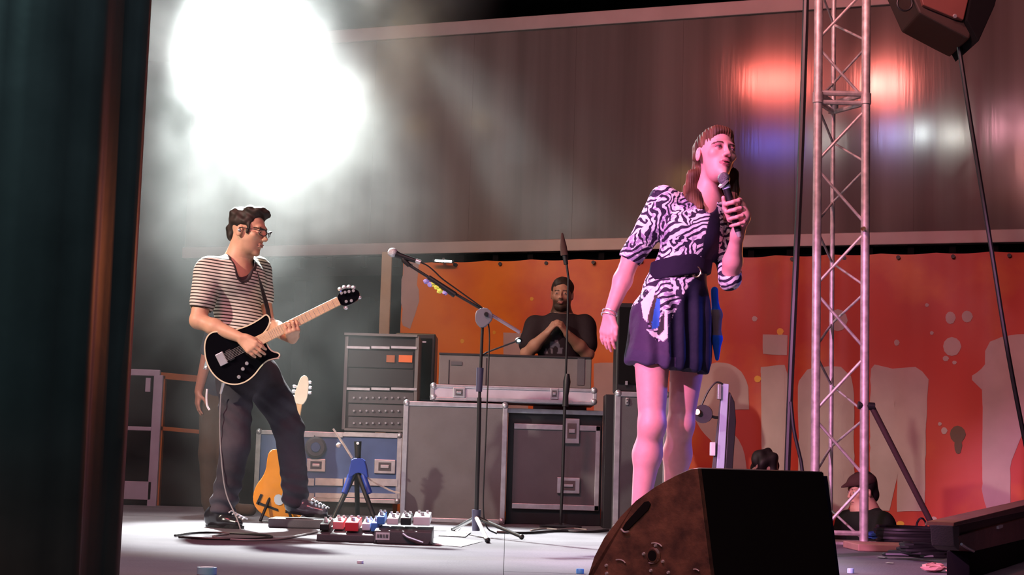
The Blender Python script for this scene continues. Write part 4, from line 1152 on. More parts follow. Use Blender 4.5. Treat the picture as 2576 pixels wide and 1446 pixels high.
for f, t in ((f1, t1), (f2, t2)):
    for u in (.04, .96):
        p = f(u, .06, 0); MB().lathe(p, p + Vector((0, 0, .02)), [(0, .014), (1, .012)], 10).build('rubber_foot', M_black, t)
# set lists
M_pap = mat('paper_white', (.86, .86, .90), .6)
def sheet(label, pts, z=.0015):
    mb = MB().prism([G(x, y) + Vector((0, 0, z)) for x, y in pts], (0, 0, .0012)); o = mb.build('paper_sheet', M_pap); tag(o, label, 'paper'); return o
sheet('big white paper sheet on the floor at the boom stand foot', [(1050, 1367), (1160, 1376), (1215, 1362), (1105, 1351)])
sheet('second white sheet behind the first at the boom stand foot', [(1100, 1348), (1170, 1352), (1185, 1340), (1130, 1336)], .004)
sheet('white sheet lying behind the taller pedalboard', [(1075, 1334), (1150, 1337), (1160, 1328), (1095, 1325)], .0015)
# floor cable to the pedals
def gcable(label, pts, r=.006, m=M_black, z=0):
    q = [tuple(G(x, y) + Vector((0, 0, r + z))) for x, y in pts]; o = MB().tube(smoothline(q), r, 6).build('floor_cable', m, None, True); return tag(o, label, 'cable')
gcable('grey guitar cable curling over the floor to the low pedalboard', [(575, 1345), (520, 1352), (600, 1362), (700, 1360), (750, 1350), (797, 1340)], .005, mat('cable_grey', (.35, .33, .33), .5))
gcable('black cable looping on the floor around the near foot of the guitarist', [(440, 1350), (500, 1341), (620, 1345), (700, 1352), (640, 1360), (520, 1358), (450, 1354)], .006)
gcable('black cable crossing the floor in front of the latched flight case', [(1250, 1342), (1330, 1345), (1400, 1338), (1480, 1342), (1530, 1336)], .008)
gcable('thin pale cable lying in front of the latched flight case', [(1335, 1336), (1370, 1330), (1405, 1334), (1440, 1330), (1475, 1334)], .005, mat('cable_pale', (.45, .38, .34), .5))

# blue stand ----------------------------------------------------------
b3 = G(898, 1312); y3 = b3.y
bs = thing('a_frame_stand', 'small A frame stand with bright blue crown and dark legs by the blue case', 'stand', b3)
P3 = lambda x, y, d=0: W(x, y, y3 + d)
M_bl = mat('stand_blue', (.015, .045, .30), .45)
MB().prism([P3(x, y, -.04) for x, y in chaikin([(884, 1152), (915, 1152), (922, 1175), (926, 1206), (915, 1192), (897, 1188), (882, 1200), (874, 1204), (880, 1172)], 1)], (0, .08, 0)).build('crown', M_bl, bs, bevel=.006)
for (x, y, d) in ((838, 1300, -.05), (944, 1306, -.05), (900, 1290, .3)):
    e = P3(x, y, d); e.z = .012
    MB().tube([P3(897, 1180, 0), e], [.017, .015], 10).build('leg', M_black, bs, True)
for (x0_, x1_, xx) in ((882, 866, -.05), (914, 930, -.05)):
    MB().tube([P3(x0_, 1195, xx * .3), P3(x1_, 1240, xx)], .018, 10).build('blue_sleeve', M_bl, bs, True)
MB().tube([P3(900, 1155, 0), P3(900, 1110, 0)], [.018, .024], 12).build('neck_rest', M_black, bs, True)
MB().lathe(P3(900, 1115, -.03), P3(900, 1115, -.045), [(0, .009), (1, .008)], 8).build('button', M_pap, bs)
MB().tube([P3(886, 1152, 0), P3(866, 1120, 0), P3(838, 1078, 0)], [.008, .008, .006], 8).build('arm', M_steel, bs, True)
MB().sphere(P3(852, 1120), .017, 8, 6).build('arm_knob', M_steel, bs, True)
MB().tube(smoothline([tuple(P3(*p)) for p in ((916, 1192), (935, 1210), (965, 1225), (985, 1235), (1005, 1240))]), .006, 6).build('cable', mat('cable_pale', (.45, .38, .34), .5), bs, True)

# orange guitar on stand -------------------------------------------------
b4 = G(690, 1314); y4 = b4.y
og = thing('electric_guitar', 'amber orange electric guitar resting upright behind the guitarist', 'guitar', b4)
P4 = lambda x, y, d=0: W(x, y, y4 + d)
op = chaikin([(690, 1128), (706, 1136), (705, 1180), (712, 1205), (735, 1190), (752, 1160), (770, 1168), (768, 1205), (765, 1240), (772, 1270), (760, 1300), (725, 1312), (690, 1308), (652, 1290), (634, 1262), (640, 1225), (668, 1190), (672, 1150), (678, 1134)], 2)
MB().prism([P4(x, y, -.02) for x, y in op], (0, .045, 0)).build('body', mat('amber_lacquer', (.85, .30, .03), .25, coat=.5, var=.15), og, bevel=.006)
MB().prism([P4(x, y, -.026) for x, y in chaikin([(690, 1245), (706, 1242), (716, 1262), (704, 1272), (690, 1266)], 1)], (0, .008, 0)).build('control_plate', M_chrome, og, label='shiny control plate')
MB().prism([P4(x, y, -.026) for x, y in ((648, 1268), (700, 1286), (699, 1280), (650, 1262))], (0, .008, 0)).build('pickup', M_black, og)
MB().prism([P4(x, y, -.026) for x, y in ((655, 1242), (661, 1244), (650, 1270), (644, 1266))], (0, .008, 0)).build('bridge', M_black, og)
MB().prism([P4(x, y, -.03) for x, y in ((708, 1215), (726, 1215), (760, 1015), (744, 1013))], (0, .022, 0)).build('neck', mat('maple', (.75, .48, .26), .4), og, bevel=.004)
MB().prism([P4(x, y, -.03) for x, y in chaikin([(742, 1016), (760, 1020), (772, 1004), (775, 985), (777, 955), (768, 942), (756, 948), (750, 965), (742, 985), (740, 1002)], 1)], (0, .016, 0)).build('headstock', mat('pale_maple', (.85, .76, .60), .4), og, bevel=.003)
for (x, y) in ((779, 962), (780, 975), (779, 988), (741, 972), (739, 984), (738, 998)):
    MB().lathe(P4(x - (6 if x > 760 else -6), y, -.02), P4(x + (4 if x > 760 else -4), y, -.02), [(0, .005), (.5, .010), (1, .008)], 8).build('tuner', M_chrome, og, True)
gs = thing('guitar_stand', 'low black guitar stand cradling the amber orange guitar', 'stand', b4)
for (x, y, d) in ((655, 1314, -.10), (735, 1316, -.10), (700, 1300, .28)):
    e = P4(x, y, d); e.z = .012; MB().tube([P4(700, 1200, .07), e], .009, 8).build('leg', M_black, gs, True)
for x in (655, 733):
    MB().tube([P4(x, 1313, .05), P4(x, 1313, -.07), P4(x, 1305, -.075)], .008, 8).build('cradle_arm', M_alu, gs, True)
MB().tube([P4(655, 1313, .05), P4(733, 1313, .05)], .008).build('cradle_bar', M_black, gs, True)

# ================================================================== PEOPLE
SK = vmat('skin', 0.5, 0.4, sub=0.0)
CL = vmat('cloth_plain', 0.85, 0.2)
HR = vmat('hair', 0.6, 0.3)
V_ = lambda v: np.array([v.x, v.y, v.z])


def person(label, loc): return thing('person', label, 'person', loc)


def shoe(S, heel, toe, up=(0, 0, 1), w=.042, hgt=.05):
    heel = np.array(heel, float); toe = np.array(toe, float); d = toe - heel; L_ = np.linalg.norm(d)
    mid = heel + d * .45
    S.cap(heel + [0, 0, .035], mid + [0, 0, .032], .038, .040, k=.02); S.cap(mid + [0, 0, .032], toe - d / L_ * .04 + [0, 0, .026], .040, .030, k=.02)
    S.cap(heel + [0, 0, .06], mid * .4 + heel * .6 + [0, 0, .085], .040, .038, k=.03)


# ------------------------------------------------------------------ guitarist
YG = 8.60
J = lambda x, y, d=0.0: V_(W(x, y, YG + d))
pg = person('guitarist in striped tee shirt and dark jeans with glasses, bent over a black guitar', J(590, 1325) * [1, 1, 0])
hd = Head(J(624, 583, -.02), (math.cos(.36), -math.sin(.36), -.20), (.16, -.05, 1), 1.10)
shR, shL = J(527, 680, -.10), J(646, 676, .17)
elR, wrR = J(498, 806, -.19), J(607, 850, -.285)
elL, wrL = J(670, 812, .12), J(736, 853, -.165)
chest = J(590, 730, .02); waist = J(606, 835, .02); pelv = J(615, 925, .03)
hipR, hipL = J(592, 955, -.06), J(655, 945, .12)
knR, anR = J(592, 1120, -.10), J(560, 1285, -.03)
knL, anL = J(726, 1075, .16), J(741, 1262, .26)
S = SDF(.0042); hd.skull(S)
nk = J(600, 655, .02)
S.cap(hd.w(0, -.025, -.05), nk, .058, .062, k=.03)
S.cap(nk, chest, .07, .11, k=.05)
S.cap(shR + (0, 0, -.01), shL + (0, 0, -.01), .062, .062, k=.06)
S.cap(chest, waist, .115, .105, k=.06, flat=(math.sin(.8) * .6, -.8, 0), ratio=.85); S.cap(waist, pelv, .105, .12, k=.05)
for a, b_, c in ((shR, elR, wrR), (shL, elL, wrL)):
    S.cap(a, b_, .052, .040, k=.03); m_ = a * .5 + b_ * .5; S.cap(m_, b_, .046, .039, k=.02)
    S.cap(b_, b_ * .62 + c * .38, .040, .043, k=.02); S.cap(b_ * .62 + c * .38, c, .043, .026, k=.02)
for h_, k_, a_ in ((hipR, knR, anR), (hipL, knL, anL)):
    S.cap(h_, k_, .085, .058, k=.05); S.cap(k_, a_, .058, .042, k=.03)
hand(S, wrR, J(655, 890, -.33) - wrR, (.35, .9, -.25), (.6, -.2, .8), curl=(28, 38, 25), thumb=(.8, .35, .35), k=1.05)
dN = nrm(J(850, 755, -.10) - J(665, 850, -.22))   # along the neck
hand(S, wrL, (.10, -.88, .42), (-.35, .35, .9), (1, 0, .3), curl=(62, 48, 45), thumb=(.1, .3, 1.0), k=1.02)


def gcol(V, N):
    col = np.tile(np.array([.66, .38, .25, 1.0]), (len(V), 1))
    return hd.paint(V, col, brow=(.04, .02, .012), lip=(.45, .23, .17), stubble=((.30, .17, .12), .45))


build_sdf('body', S, SK, pg, gcol, it=1)
# tee shirt
ST = vmat('striped_tee', 0.85, 0.2, 'stripe')
T = SDF(.0045)
T.cap(shR + (0, 0, -.012), shL + (0, 0, -.012), .078, .078, k=.06); T.cap(nk + (0, 0, -.05), chest, .10, .125, k=.05)
T.cap(chest, waist, .135, .122, k=.05); T.cap(waist, J(607, 905, .03), .122, .13, k=.05)
T.cap(J(575, 700, -.06), J(628, 705, .06), .10, .09, k=.05)
eR = shR * .36 + elR * .64; eL = shL * .45 + elL * .55
T.cap(shR, eR, .074, .070, k=.03); T.cap(shL, eL, .070, .066, k=.03)
T.plane(shR * .42 + elR * .58, elR - shR) if False else None
T.cap(hd.w(0, -.02, -.06), J(606, 672, -.02), .068, .070, k=.01, op='sub')
T.cap(J(606, 665, -.06), J(618, 694, -.14), .058, .030, k=.01, op='sub')
T.cap(elR + (elR - shR) * .1, shR * .34 + elR * .66 + 0, .052, .050, k=.006, op='sub')
T.ell(J(609, 912, .03), (.2, .2, .05), k=.004, op='sub')


def tcolor(V, N):
    c = np.zeros((len(V), 4)); c[:, :3] = (.05, .04, .045)
    # dark band round the neckline
    a, b_ = J(606, 665, -.06), J(618, 694, -.14); t = np.clip(((V - a) @ (b_ - a)) / ((b_ - a) @ (b_ - a)), 0, 1); d = np.linalg.norm(V - (a + t[:, None] * (b_ - a)), axis=1) - (.058 - .028 * t)
    a, b_ = hd.w(0, -.02, -.06), J(606, 672, -.02); t = np.clip(((V - a) @ (b_ - a)) / ((b_ - a) @ (b_ - a)), 0, 1); d2 = np.linalg.norm(V - (a + t[:, None] * (b_ - a)), axis=1) - .069
    c[:, 3] = ((np.minimum(d, d2) < .016) & (V[:, 1] < YG + .08)).astype(float)
    return c


def tdisp(V):
    return .0035 * npnoise(V * [1, 1, .6], 26, 3) + .004 * np.sin(V[:, 2] * 60 + V[:, 0] * 50) * np.clip((1.15 - V[:, 2]) / .2, 0, 1) * .6


build_sdf('tee_shirt', T, ST, pg, tcolor, disp=tdisp)
# jeans
Jn = SDF(.005)
Jn.cap(J(608, 905, .03), pelv, .118, .130, k=.04); Jn.cap(hipR, hipL, .10, .10, k=.05)
Jn.cap(hipR + (0, 0, .0), knR, .103, .082, k=.05); Jn.cap(knR, anR + (0, 0, .03), .080, .072, k=.03)
Jn.cap(hipL, knL, .100, .080, k=.05); Jn.cap(knL, anL + (0, 0, .02), .080, .070, k=.03)
Jn.cap(hipL + (0, 0, -.02), J(700, 1010, .10), .09, .085, k=.04)


def jdisp(V):
    low = np.clip((.36 - V[:, 2]) / .3, 0, 1)
    kn = np.exp(-((V[:, 2] - .62) / .12) ** 2)
    return .005 * npnoise(V, 14, 7) + .009 * low * np.sin(V[:, 2] * 95 + 9 * V[:, 0] + 2 * npnoise(V, 8, 2)) + .004 * kn * np.sin(V[:, 2] * 80 + V[:, 0] * 60)


def jcol(V, N):
    c = np.tile(np.array([.056, .050, .062, 1.0]), (len(V), 1)); f = .5 + .5 * npnoise(V, 9, 5)
    c[:, :3] *= (0.8 + .55 * np.clip(f, 0, 1))[:, None]; return c


build_sdf('jeans', Jn, CL, pg, jcol, disp=jdisp)
# shoes
for nm, an, toe, dz, c in (('near', anR, J(612, 1318, -.12), 0, (.02, .02, .024)), ('far', anL, J(828, 1292, .20), 0, (.10, .10, .12))):  # far shoe painted lighter for the white light falling on it
    Sh = SDF(.004)
    if nm == 'near':
        heel = np.array([an[0] - .05, an[1], 0.0]); toe = np.array([toe[0], toe[1], 0.0])
    else:
        heel = np.array([an[0] - .01, an[1], .078]); toe = np.array([toe[0], toe[1], .060])
    shoe(Sh, heel, toe); Sh.plane(heel + [0, 0, .004], (0, 0, -1)) if nm == 'near' else None
    Sh.cap(heel + [0.01, 0, .07], an + (0, 0, .01), .045, .050, k=.03)
    col = (lambda c: (lambda V, N: np.concatenate([np.where((N[:, 2:] > 2), 1, np.array(c)), np.ones((len(V), 1))], 1)))(c)
    o = build_sdf('shoe', Sh, vmat('leather_' + nm, .22, .6), pg, col)
    d = nrm(toe - heel); sd = np.cross(d, (0, 0, 1))
    mb = MB()
    for k in range(5):
        p = heel + d * (.12 + .022 * k) + [0, 0, .083 - .008 * k]; mb.tube([Vector(p - sd * .022), Vector(p + (0, 0, .008)), Vector(p + sd * .022)], .004, 6)
    mb.build('laces', M_pap, o, True)
    # sole
    q = [heel - d * .035 + sd * .030, heel - d * .035 - sd * .030, heel + d * .12 - sd * .036, toe - d * .05 - sd * .042, toe - sd * .02, toe + sd * .02, toe - d * .05 + sd * .042, heel + d * .12 + sd * .036]
    q = chaikin([tuple(v) for v in q], 1)
    MB().prism([Vector(v) + Vector((0, 0, -.004 if nm == 'far' else 0)) for v in q], (0, 0, .016)).build('sole', M_black, o)
# low block under the raised foot
c = G(762, 1318); pb = MB().box((anL[0] - .12, anL[1] - .14, 0), (anL[0] + .30, anL[1] + .10, .052)).build('foot_block', M_casedk, bevel=.008)
tag(pb, 'low dark block on the floor under the raised far shoe of the guitarist', 'block')
# hair
H = SDF(.0035)
hd.ell(H, (0, -.022, .046), (.079, .094, .080)); hd.ell(H, (0, .050, .108), (.050, .040, .022), .02); hd.ell(H, (0, .02, .105), (.058, .06, .026), .02)
hd.ell(H, (0, -.07, -.01), (.060, .040, .055), .02)
hd.ell(H, (0, .085, .030), (.10, .052, .058), .008, 'sub'); hd.ell(H, (0, .05, -.045), (.10, .062, .058), .01, 'sub')
for q in (-1, 1): hd.ell(H, (q * .078, .004, -.018), (.02, .024, .034), .006, 'sub'); hd.ell(H, (q * .066, .036, .018), (.010, .012, .028), .01)
HC = hd.c


def hdisp(V):
    p = hd.loc(V); top = np.clip((p[:, 2] - .03) / .06, 0, 1)
    return .004 * npnoise(V, 70, 9) + .007 * top * npnoise(V, 45, 4)


build_sdf('hair', H, HR, pg, lambda V, N: np.concatenate([np.tile([.028, .020, .016], (len(V), 1)) * (1 + .5 * npnoise(V, 60, 2))[:, None].clip(.5, 2), np.ones((len(V), 1))], 1), disp=hdisp)
# glasses
gm = M_black; hw = lambda *a: Vector(hd.w(*a))
gl_ = MB()
gs_ = thing('glasses_tmp', 'x', 'x') if False else None
fr = MB()
for q in (-1, 1):
    pts = [hw(q * (.032 + .024 * math.cos(t * .449)), .103 - .010 * math.cos(t * .449) * 1, .008 + .0155 * math.sin(t * .449)) for t in range(15)]
    fr.tube(pts, .0022, 6, False)
    fr.tube([hw(q * .056, .094, .014), hw(q * .070, .075, .014), hw(q * .078, .0, .010), hw(q * .077, -.02, .0)], .0022, 6)
    fr.tube([hw(q * .013, .110, .017), hw(q * .034, .111, .0235), hw(q * .056, .094, .018)], .0034, 6)
fr.tube([hw(-.009, .112, .010), hw(0, .117, .013), hw(.009, .112, .010)], .002, 6)
fro = fr.build('glasses', gm, pg, True)
# ear monitor
MB().sphere(hw(-.083 if hd.r[1] > 0 else .083, .0, -.004), .009, 8, 6).build('ear_piece', M_alu, pg, True)

# guitar held by the guitarist ------------------------------------------
gt = thing('electric_guitar', 'black electric guitar with cream binding and pale neck held by the guitarist', 'guitar', Vector(J(600, 890, -.25)))
op = [(655, 800), (668, 789), (677, 794), (681, 806), (676, 822), (668, 834), (660, 842), (672, 862), (677, 874), (686, 883), (700, 886), (706, 892), (700, 902), (685, 904), (671, 909), (657, 922), (641, 944), (620, 961), (595, 969), (565, 965), (540, 948), (522, 922), (514, 893), (513, 866), (519, 846), (532, 834), (552, 832), (575, 832), (600, 826), (628, 816)]
opc = chaikin(op, 2)
gy = lambda x: -.235 - .00022 * (x - 600) * 0
PG = lambda x, y, d=0: Vector(J(x, y, -.235 + (x - 600) * .00035 + d))
cxm, cym = 600, 893
MB().prism([PG(x, y, -.018) for x, y in opc], (0, .042, 0)).build('body', M_blackgloss, gt, bevel=.004, seg=3)
M_bind = mat('cream_binding', (.80, .74, .52), .35)
mb = MB(); n = len(opc)
for i, (x, y) in enumerate(opc):
    dx, dy = x - cxm, y - cym; L_ = math.hypot(dx, dy)
    a_ = opc[(i + 1) % n]; b_ = opc[i - 1]; tx, ty = a_[0] - b_[0], a_[1] - b_[1]; k_ = math.hypot(tx, ty); nx_, ny_ = ty / k_, -tx / k_
    if nx_ * dx + ny_ * dy < 0: nx_, ny_ = -nx_, -ny_
    for (o_, d_) in ((.4, -.022), (-3.0, -.022), (-3.0, -.014), (.4, -.010)):
        mb.v.append(PG(x + nx_ * o_, y + ny_ * o_, d_))
for i in range(n):
    for k in range(4): mb.f.append((i * 4 + k, ((i + 1) % n) * 4 + k, ((i + 1) % n) * 4 + (k + 1) % 4, i * 4 + (k + 1) % 4))
mb.build('binding', M_bind, gt, True, label='cream edge binding')
N0, N1 = (662, 851), (852, 756)
nx, ny = N1[0] - N0[0], N1[1] - N0[1]; nl = math.hypot(nx, ny); ax = (nx / nl, ny / nl); bx_ = (-ax[1], ax[0])
def NP(t, s_, d=0): return PG(N0[0] + nx * t + bx_[0] * s_, N0[1] + ny * t + bx_[1] * s_, d)
MB().prism([NP(-.10, -13, -.030), NP(1, -11, -.030), NP(1, 11, -.030), NP(-.10, 13, -.030)], (0, .022, 0)).build('neck', mat('maple', (.75, .48, .26), .4), gt, bevel=.004)
fb = MB().prism([NP(-.16, -12.5, -.036), NP(1, -10.5, -.036), NP(1, 10.5, -.036), NP(-.16, 12.5, -.036)], (0, .006, 0)).build('fretboard', mat('maple_board', (.84, .60, .36), .35), gt)
t = 1.0; pos = []
for k in range(1, 22):
    pos.append(1.0 - 1.30 * (1 - 2 ** (-k / 12)))
mb = MB()
for p_ in pos:
    if p_ > -.15: MB().tube([NP(p_, -11, -.037), NP(p_, 11, -.037)], .0008, 5).build('fret', M_chrome, gt)
hp = [(846, 752), (856, 730), (872, 725), (898, 727), (906, 738), (902, 752), (890, 762), (872, 770), (858, 768)]
MB().prism([PG(x, y, -.022) for x, y in chaikin(hp, 2)], (0, .014, 0)).build('headstock', M_blackgloss, gt, bevel=.002)
for (x, y) in ((859, 737), (868, 735), (878, 733), (889, 731), (871, 758), (884, 756)):
    MB().lathe(PG(x, y, -.024), PG(x, y, -.040), [(0, .0085), (.5, .006), (1, .0075)], 10).build('tuning_peg', M_chrome, gt, True)
for (x, y) in ((855, 727), (866, 722), (878, 721), (889, 723), (904, 748), (870, 774)):
    MB().sphere(PG(x, y, -.015), (.013, .006, .010), 8, 6).build('tuner_button', M_chrome, gt, True)
for s_ in range(6):
    o = -8 + s_ * 3.2
    MB().tube([NP(1.0, o * .9, -.040), NP(-.52, o * 1.15, -.040)], .0006, 4).build('string', M_steel, gt)
for tt_ in (-.22, -.44):
    MB().prism([NP(tt_ - .035, -14, -.030), NP(tt_ + .035, -14, -.030), NP(tt_ + .035, 14, -.030), NP(tt_ - .035, 14, -.030)], (0, .012, 0)).build('pickup', M_black, gt, bevel=.002)
MB().prism([NP(-.60, -17, -.032), NP(-.50, -17, -.032), NP(-.50, 15, -.032), NP(-.60, 15, -.032)], (0, .014, 0)).build('bridge', M_chrome, gt, bevel=.003)
for (x, y) in ((621, 914), (611, 928), (601, 948)):
    MB().lathe(PG(x, y, -.020), PG(x, y, -.038), [(0, .0105), (.8, .0095), (1, .008)], 14).build('control_knob', M_chrome, gt, True)
MB().sphere(PG(518, 925, -.0), .009, 8, 6).build('strap_button', M_chrome, gt, True)
MB().tube([PG(562, 962, .0), PG(555, 990, .02)], [.009, .006], 8).build('jack_plug', M_chrome, gt, True)
# strap over the shoulder
st = smoothline([tuple(J(x, y, d)) for x, y, d in ((676, 796, -.215), (672, 775, -.16), (662, 740, -.115), (652, 700, -.04), (640, 668, .06), (620, 655, .12), (590, 665, .16), (560, 740, .17), (530, 860, .05), (518, 924, -.20))], 2)
mb = MB()
for i, p in enumerate(st):
    p = Vector(p); q = Vector(st[min(i + 1, len(st) - 1)]) - Vector(st[max(i - 1, 0)]); q.normalize(); out = Vector((p.x - chest[0], p.y - chest[1], 0)).normalized(); w_ = q.cross(out).normalized() * .017
    for v in (p - w_, p + w_, p + w_ + out * .004, p - w_ + out * .004): mb.v.append(v)
for i in range(len(st) - 1):
    for k in range(4): mb.f.append((i * 4 + k, (i + 1) * 4 + k, (i + 1) * 4 + (k + 1) % 4, i * 4 + (k + 1) % 4))
mb.build('strap', mat('strap_black', (.015, .013, .015), .7), gt, True)
MB().tube(smoothline([tuple(J(x, y, -.14)) for x, y in ((521, 978), (519, 1000), (521, 1022), (527, 1031))]), .0055, 6).build('hanging_cord', M_pap, gt, True)
MB().tube(smoothline([tuple(J(x, y, d)) for x, y, d in ((556, 990, -.2), (552, 1060, -.16), (556, 1150, -.16), (566, 1240, -.14), (590, 1290, -.16), (602, 1320, -.2), (606, 1336, -.2))]), .0035, 6).build('lead', mat('cable_grey', (.35, .33, .33), .5), gt, True)

# ------------------------------------------------------------------ singer
YS = 6.50
J = lambda x, y, d=0.0: V_(W(x, y, YS + d))
pS = person('singer in zebra patterned jacket dress with black belt holding a microphone', V_(G(1660, 1405)) * [1, 0, 0] + [0, YS, 0])
hs_ = Head(J(1800, 394, -.01), (math.sin(.38), -math.cos(.38), .16), (.10, .10, 1), 1.04)
shR, elR, wrR = J(1672, 512, .02), J(1588, 648, .06), J(1533, 792, -.02)
shL, elL, wrL = J(1816, 528, .08), J(1836, 700, .00), J(1855, 590, -.13)
nk = J(1778, 502, .04); bust = J(1745, 585, .02); waist = J(1712, 678, .03); pelv = J(1690, 790, .04)
hipR, hipL = J(1640, 860, .0), J(1735, 865, .09)
knR, anR = J(1640, 1068, -.04), J(1607, 1300, .02); knL, anL = J(1712, 1068, .10), J(1690, 1300, .20)
S = SDF(.0038); hs_.skull(S, True)
S.cap(hs_.w(0, -.030, -.05), nk + (0, 0, .02), .042, .046, k=.018); S.cap(nk, bust, .055, .095, k=.05)
S.cap(shR, shL, .045, .045, k=.06); S.cap(bust, waist, .10, .085, k=.05); S.cap(waist, pelv, .085, .11, k=.05)
S.cap(shR, elR, .044, .036, k=.03); S.cap(elR, elR * .6 + wrR * .4, .038, .038, k=.02); S.cap(elR * .6 + wrR * .4, wrR, .038, .024, k=.02)
S.cap(shL, elL, .042, .036, k=.03); S.cap(elL, elL * .6 + wrL * .4, .038, .038, k=.02); S.cap(elL * .6 + wrL * .4, wrL, .038, .024, k=.02)
for h_, k_, a_, in ((hipR, knR, anR), (hipL, knL, anL)):
    S.cap(h_, k_, .078, .052, k=.04)
    calf = k_ * .68 + a_ * .32; S.cap(k_, calf + (0, .015, 0), .050, .056, k=.03); S.cap(calf + (0, .015, 0), a_, .056, .032, k=.03)
    S.ell(k_ + (0, -.02, 0), (.044, .04, .05), k=.03)
hand(S, wrR, J(1522, 870, -.03) - wrR, (.5, .6, 0), (.4, -.8, 0), curl=(14, 20, 12), k=.92, thumb=(.8, .5, .1))
# left hand round the microphone: fingers wrap from the right
mA, mB_ = J(1826, 466, -.20), J(1857, 582, -.175); md = nrm(mA - mB_)   # along the microphone, upwards
wh_ = J(1866, 578, -.135)
dirh = nrm(J(1872, 520, -.16) - wh_)
axis_pt = lambda f: mB_ + (mA - mB_) * f
# palm and four fingers built explicitly round the handle
palm = J(1868, 545, -.165)
S.cap(wrL, palm, .026, .030, k=.02); S.cap(palm, J(1864, 520, -.17), .028, .022, k=.02)
right = nrm(np.cross(md, (0, -1, 0))); right = right if right[0] > 0 else -right
for i, f_ in enumerate((.62, .46, .30, .15)):
    c0 = axis_pt(f_); r_ = .0095 - .0006 * i; R_ = .0245
    fw_ = np.array([0, -1, 0]) - md * np.dot([0, -1, 0], md); fw_ = nrm(fw_)
    pts = [c0 + right * (R_ * 1.55) + np.array([.002, .012, 0]), c0 + right * (R_ * 1.15) + fw_ * R_ * .75, c0 + fw_ * R_ * 1.1 + right * R_ * .25, c0 + fw_ * R_ * .85 - right * R_ * .75, c0 - right * R_ * 1.05 + fw_ * .004]
    rr_ = [r_ + .002, r_ + .0005, r_, r_ - .0005, r_ - .0015]
    S.chain(pts, rr_, k=.003); S.cap(palm * .6 + J(1864, 520, -.17) * .4 if i < 2 else palm, pts[0], .018, r_ + .002, k=.01)
c0 = axis_pt(.50)
S.chain([J(1866, 560, -.15), axis_pt(.30) - right * .016 + (0, .02, 0), axis_pt(.55) - right * .026 + (0, .008, 0), axis_pt(.76) - right * .024 + (0, -.006, 0)], [.016, .012, .0105, .0085], k=.005)


def scol(V, N):
    col = np.tile(np.array([.78, .37, .36, 1.0]), (len(V), 1))
    col = hs_.paint(V, col, brow=(.10, .04, .03), lip=(.46, .12, .15), shadow=(.24, .07, .10), openmouth=True, lids=True)
    return col


def ssculpt(V):
    # slim collar-bone hollow and a little cheek shaping
    return V


build_sdf('body', S, SK, pS, scol)
# lids half lowered
# hair
H = SDF(.0035)
hs_.ell(H, (0, -.022, .040), (.078, .094, .080)); hs_.ell(H, (0, .02, .088), (.056, .055, .032), .02)
hs_.ell(H, (0, .086, .012), (.064, .060, .070), .008, 'sub'); hs_.ell(H, (0, .05, -.05), (.10, .060, .060), .008, 'sub')
for q in (-1, 1):
    hs_.ell(H, (q * .078, .004, -.012), (.022, .026, .034), .006, 'sub')
H.chain([hs_.w(-.0, -.09, .0), J(1768, 432, .08), J(1748, 480, .06), J(1745, 505, .0), J(1762, 522, -.06)], [.045, .034, .040, .036, .018], k=.03)
H.chain([hs_.w(-.06, -.045, .0), J(1742, 440, .02), J(1732, 478, .02), J(1740, 505, -.02)], [.018, .020, .022, .016], k=.02)
H.chain([hs_.w(.055, -.05, .0), J(1843, 440, .07), J(1844, 480, .06), J(1838, 520, .02), J(1826, 548, -.03)], [.020, .024, .026, .024, .012], k=.02)
H.chain([hs_.w(0, -.08, -.02), J(1805, 480, .11), J(1810, 520, .10)], [.04, .045, .03], k=.03)


def hdisp2(V):
    p = hs_.loc(V)
    return .0013 * np.sin(V[:, 0] * 620 + 6 * npnoise(V * [1, 1, .3], 12, 3)) + .0025 * npnoise(V * [1, 1, .25], 50, 8)


build_sdf('hair', H, HR, pS, lambda V, N: np.concatenate([np.tile([.095, .042, .022], (len(V), 1)) * (1 + .55 * npnoise(V * [1, 1, .2], 60, 2))[:, None].clip(.4, 2), np.ones((len(V), 1))], 1), disp=hdisp2)
# jacket dress
ZB2 = vmat('zebra_print', 0.75, 0.25, 'zebra')
D = SDF(.0042)
D.cap(shR + (.01, 0, .0), shL + (-.02, 0, .0), .058, .056, k=.06); D.cap(nk + (0, 0, -.05), bust, .075, .118, k=.05)
D.ell(J(1715, 578, -.06), (.062, .06, .06), k=.05); D.ell(J(1775, 592, -.05), (.058, .055, .06), k=.05)
D.cap(bust, waist, .118, .100, k=.05); D.cap(waist, J(1700, 715, .03), .100, .110, k=.03)
D.cap(J(1695, 760, .04), J(1683, 900, .04), .140, .158, k=.06, flat=(.2, 1, 0), ratio=.80); D.cap(J(1662, 800, .02), J(1650, 900, .01), .115, .118, k=.04); D.cap(J(1726, 800, .05), J(1722, 905, .05), .105, .108, k=.04)
D.cap(shR, elR, .062, .050, k=.03); D.cap(shR + (.0, 0, .005), shR * .6 + elR * .4, .066, .058, k=.02)
D.cap(shL, elL, .056, .050, k=.03)
D.cap(hs_.w(0, 0, -.08), nk + (.01, -.01, .01), .050, .052, k=.008, op='sub'); D.cap(nk, J(1788, 522, -.08), .038, .022, k=.008, op='sub')
D.cap(elR, elR + (elR - shR) * .2, .040, .06, k=.004, op='sub')
hem_n = nrm(J(1780, 945, 0) - J(1575, 905, 0)); hn = nrm(np.cross(hem_n, (0, 1, 0))); hn = hn if hn[2] < 0 else -hn
D.p.append(('cap', J(1560, 985, .03), J(1800, 1025, .06), .125, .135, .004, 'sub', np.array([0., 1, 0]), 3.0))


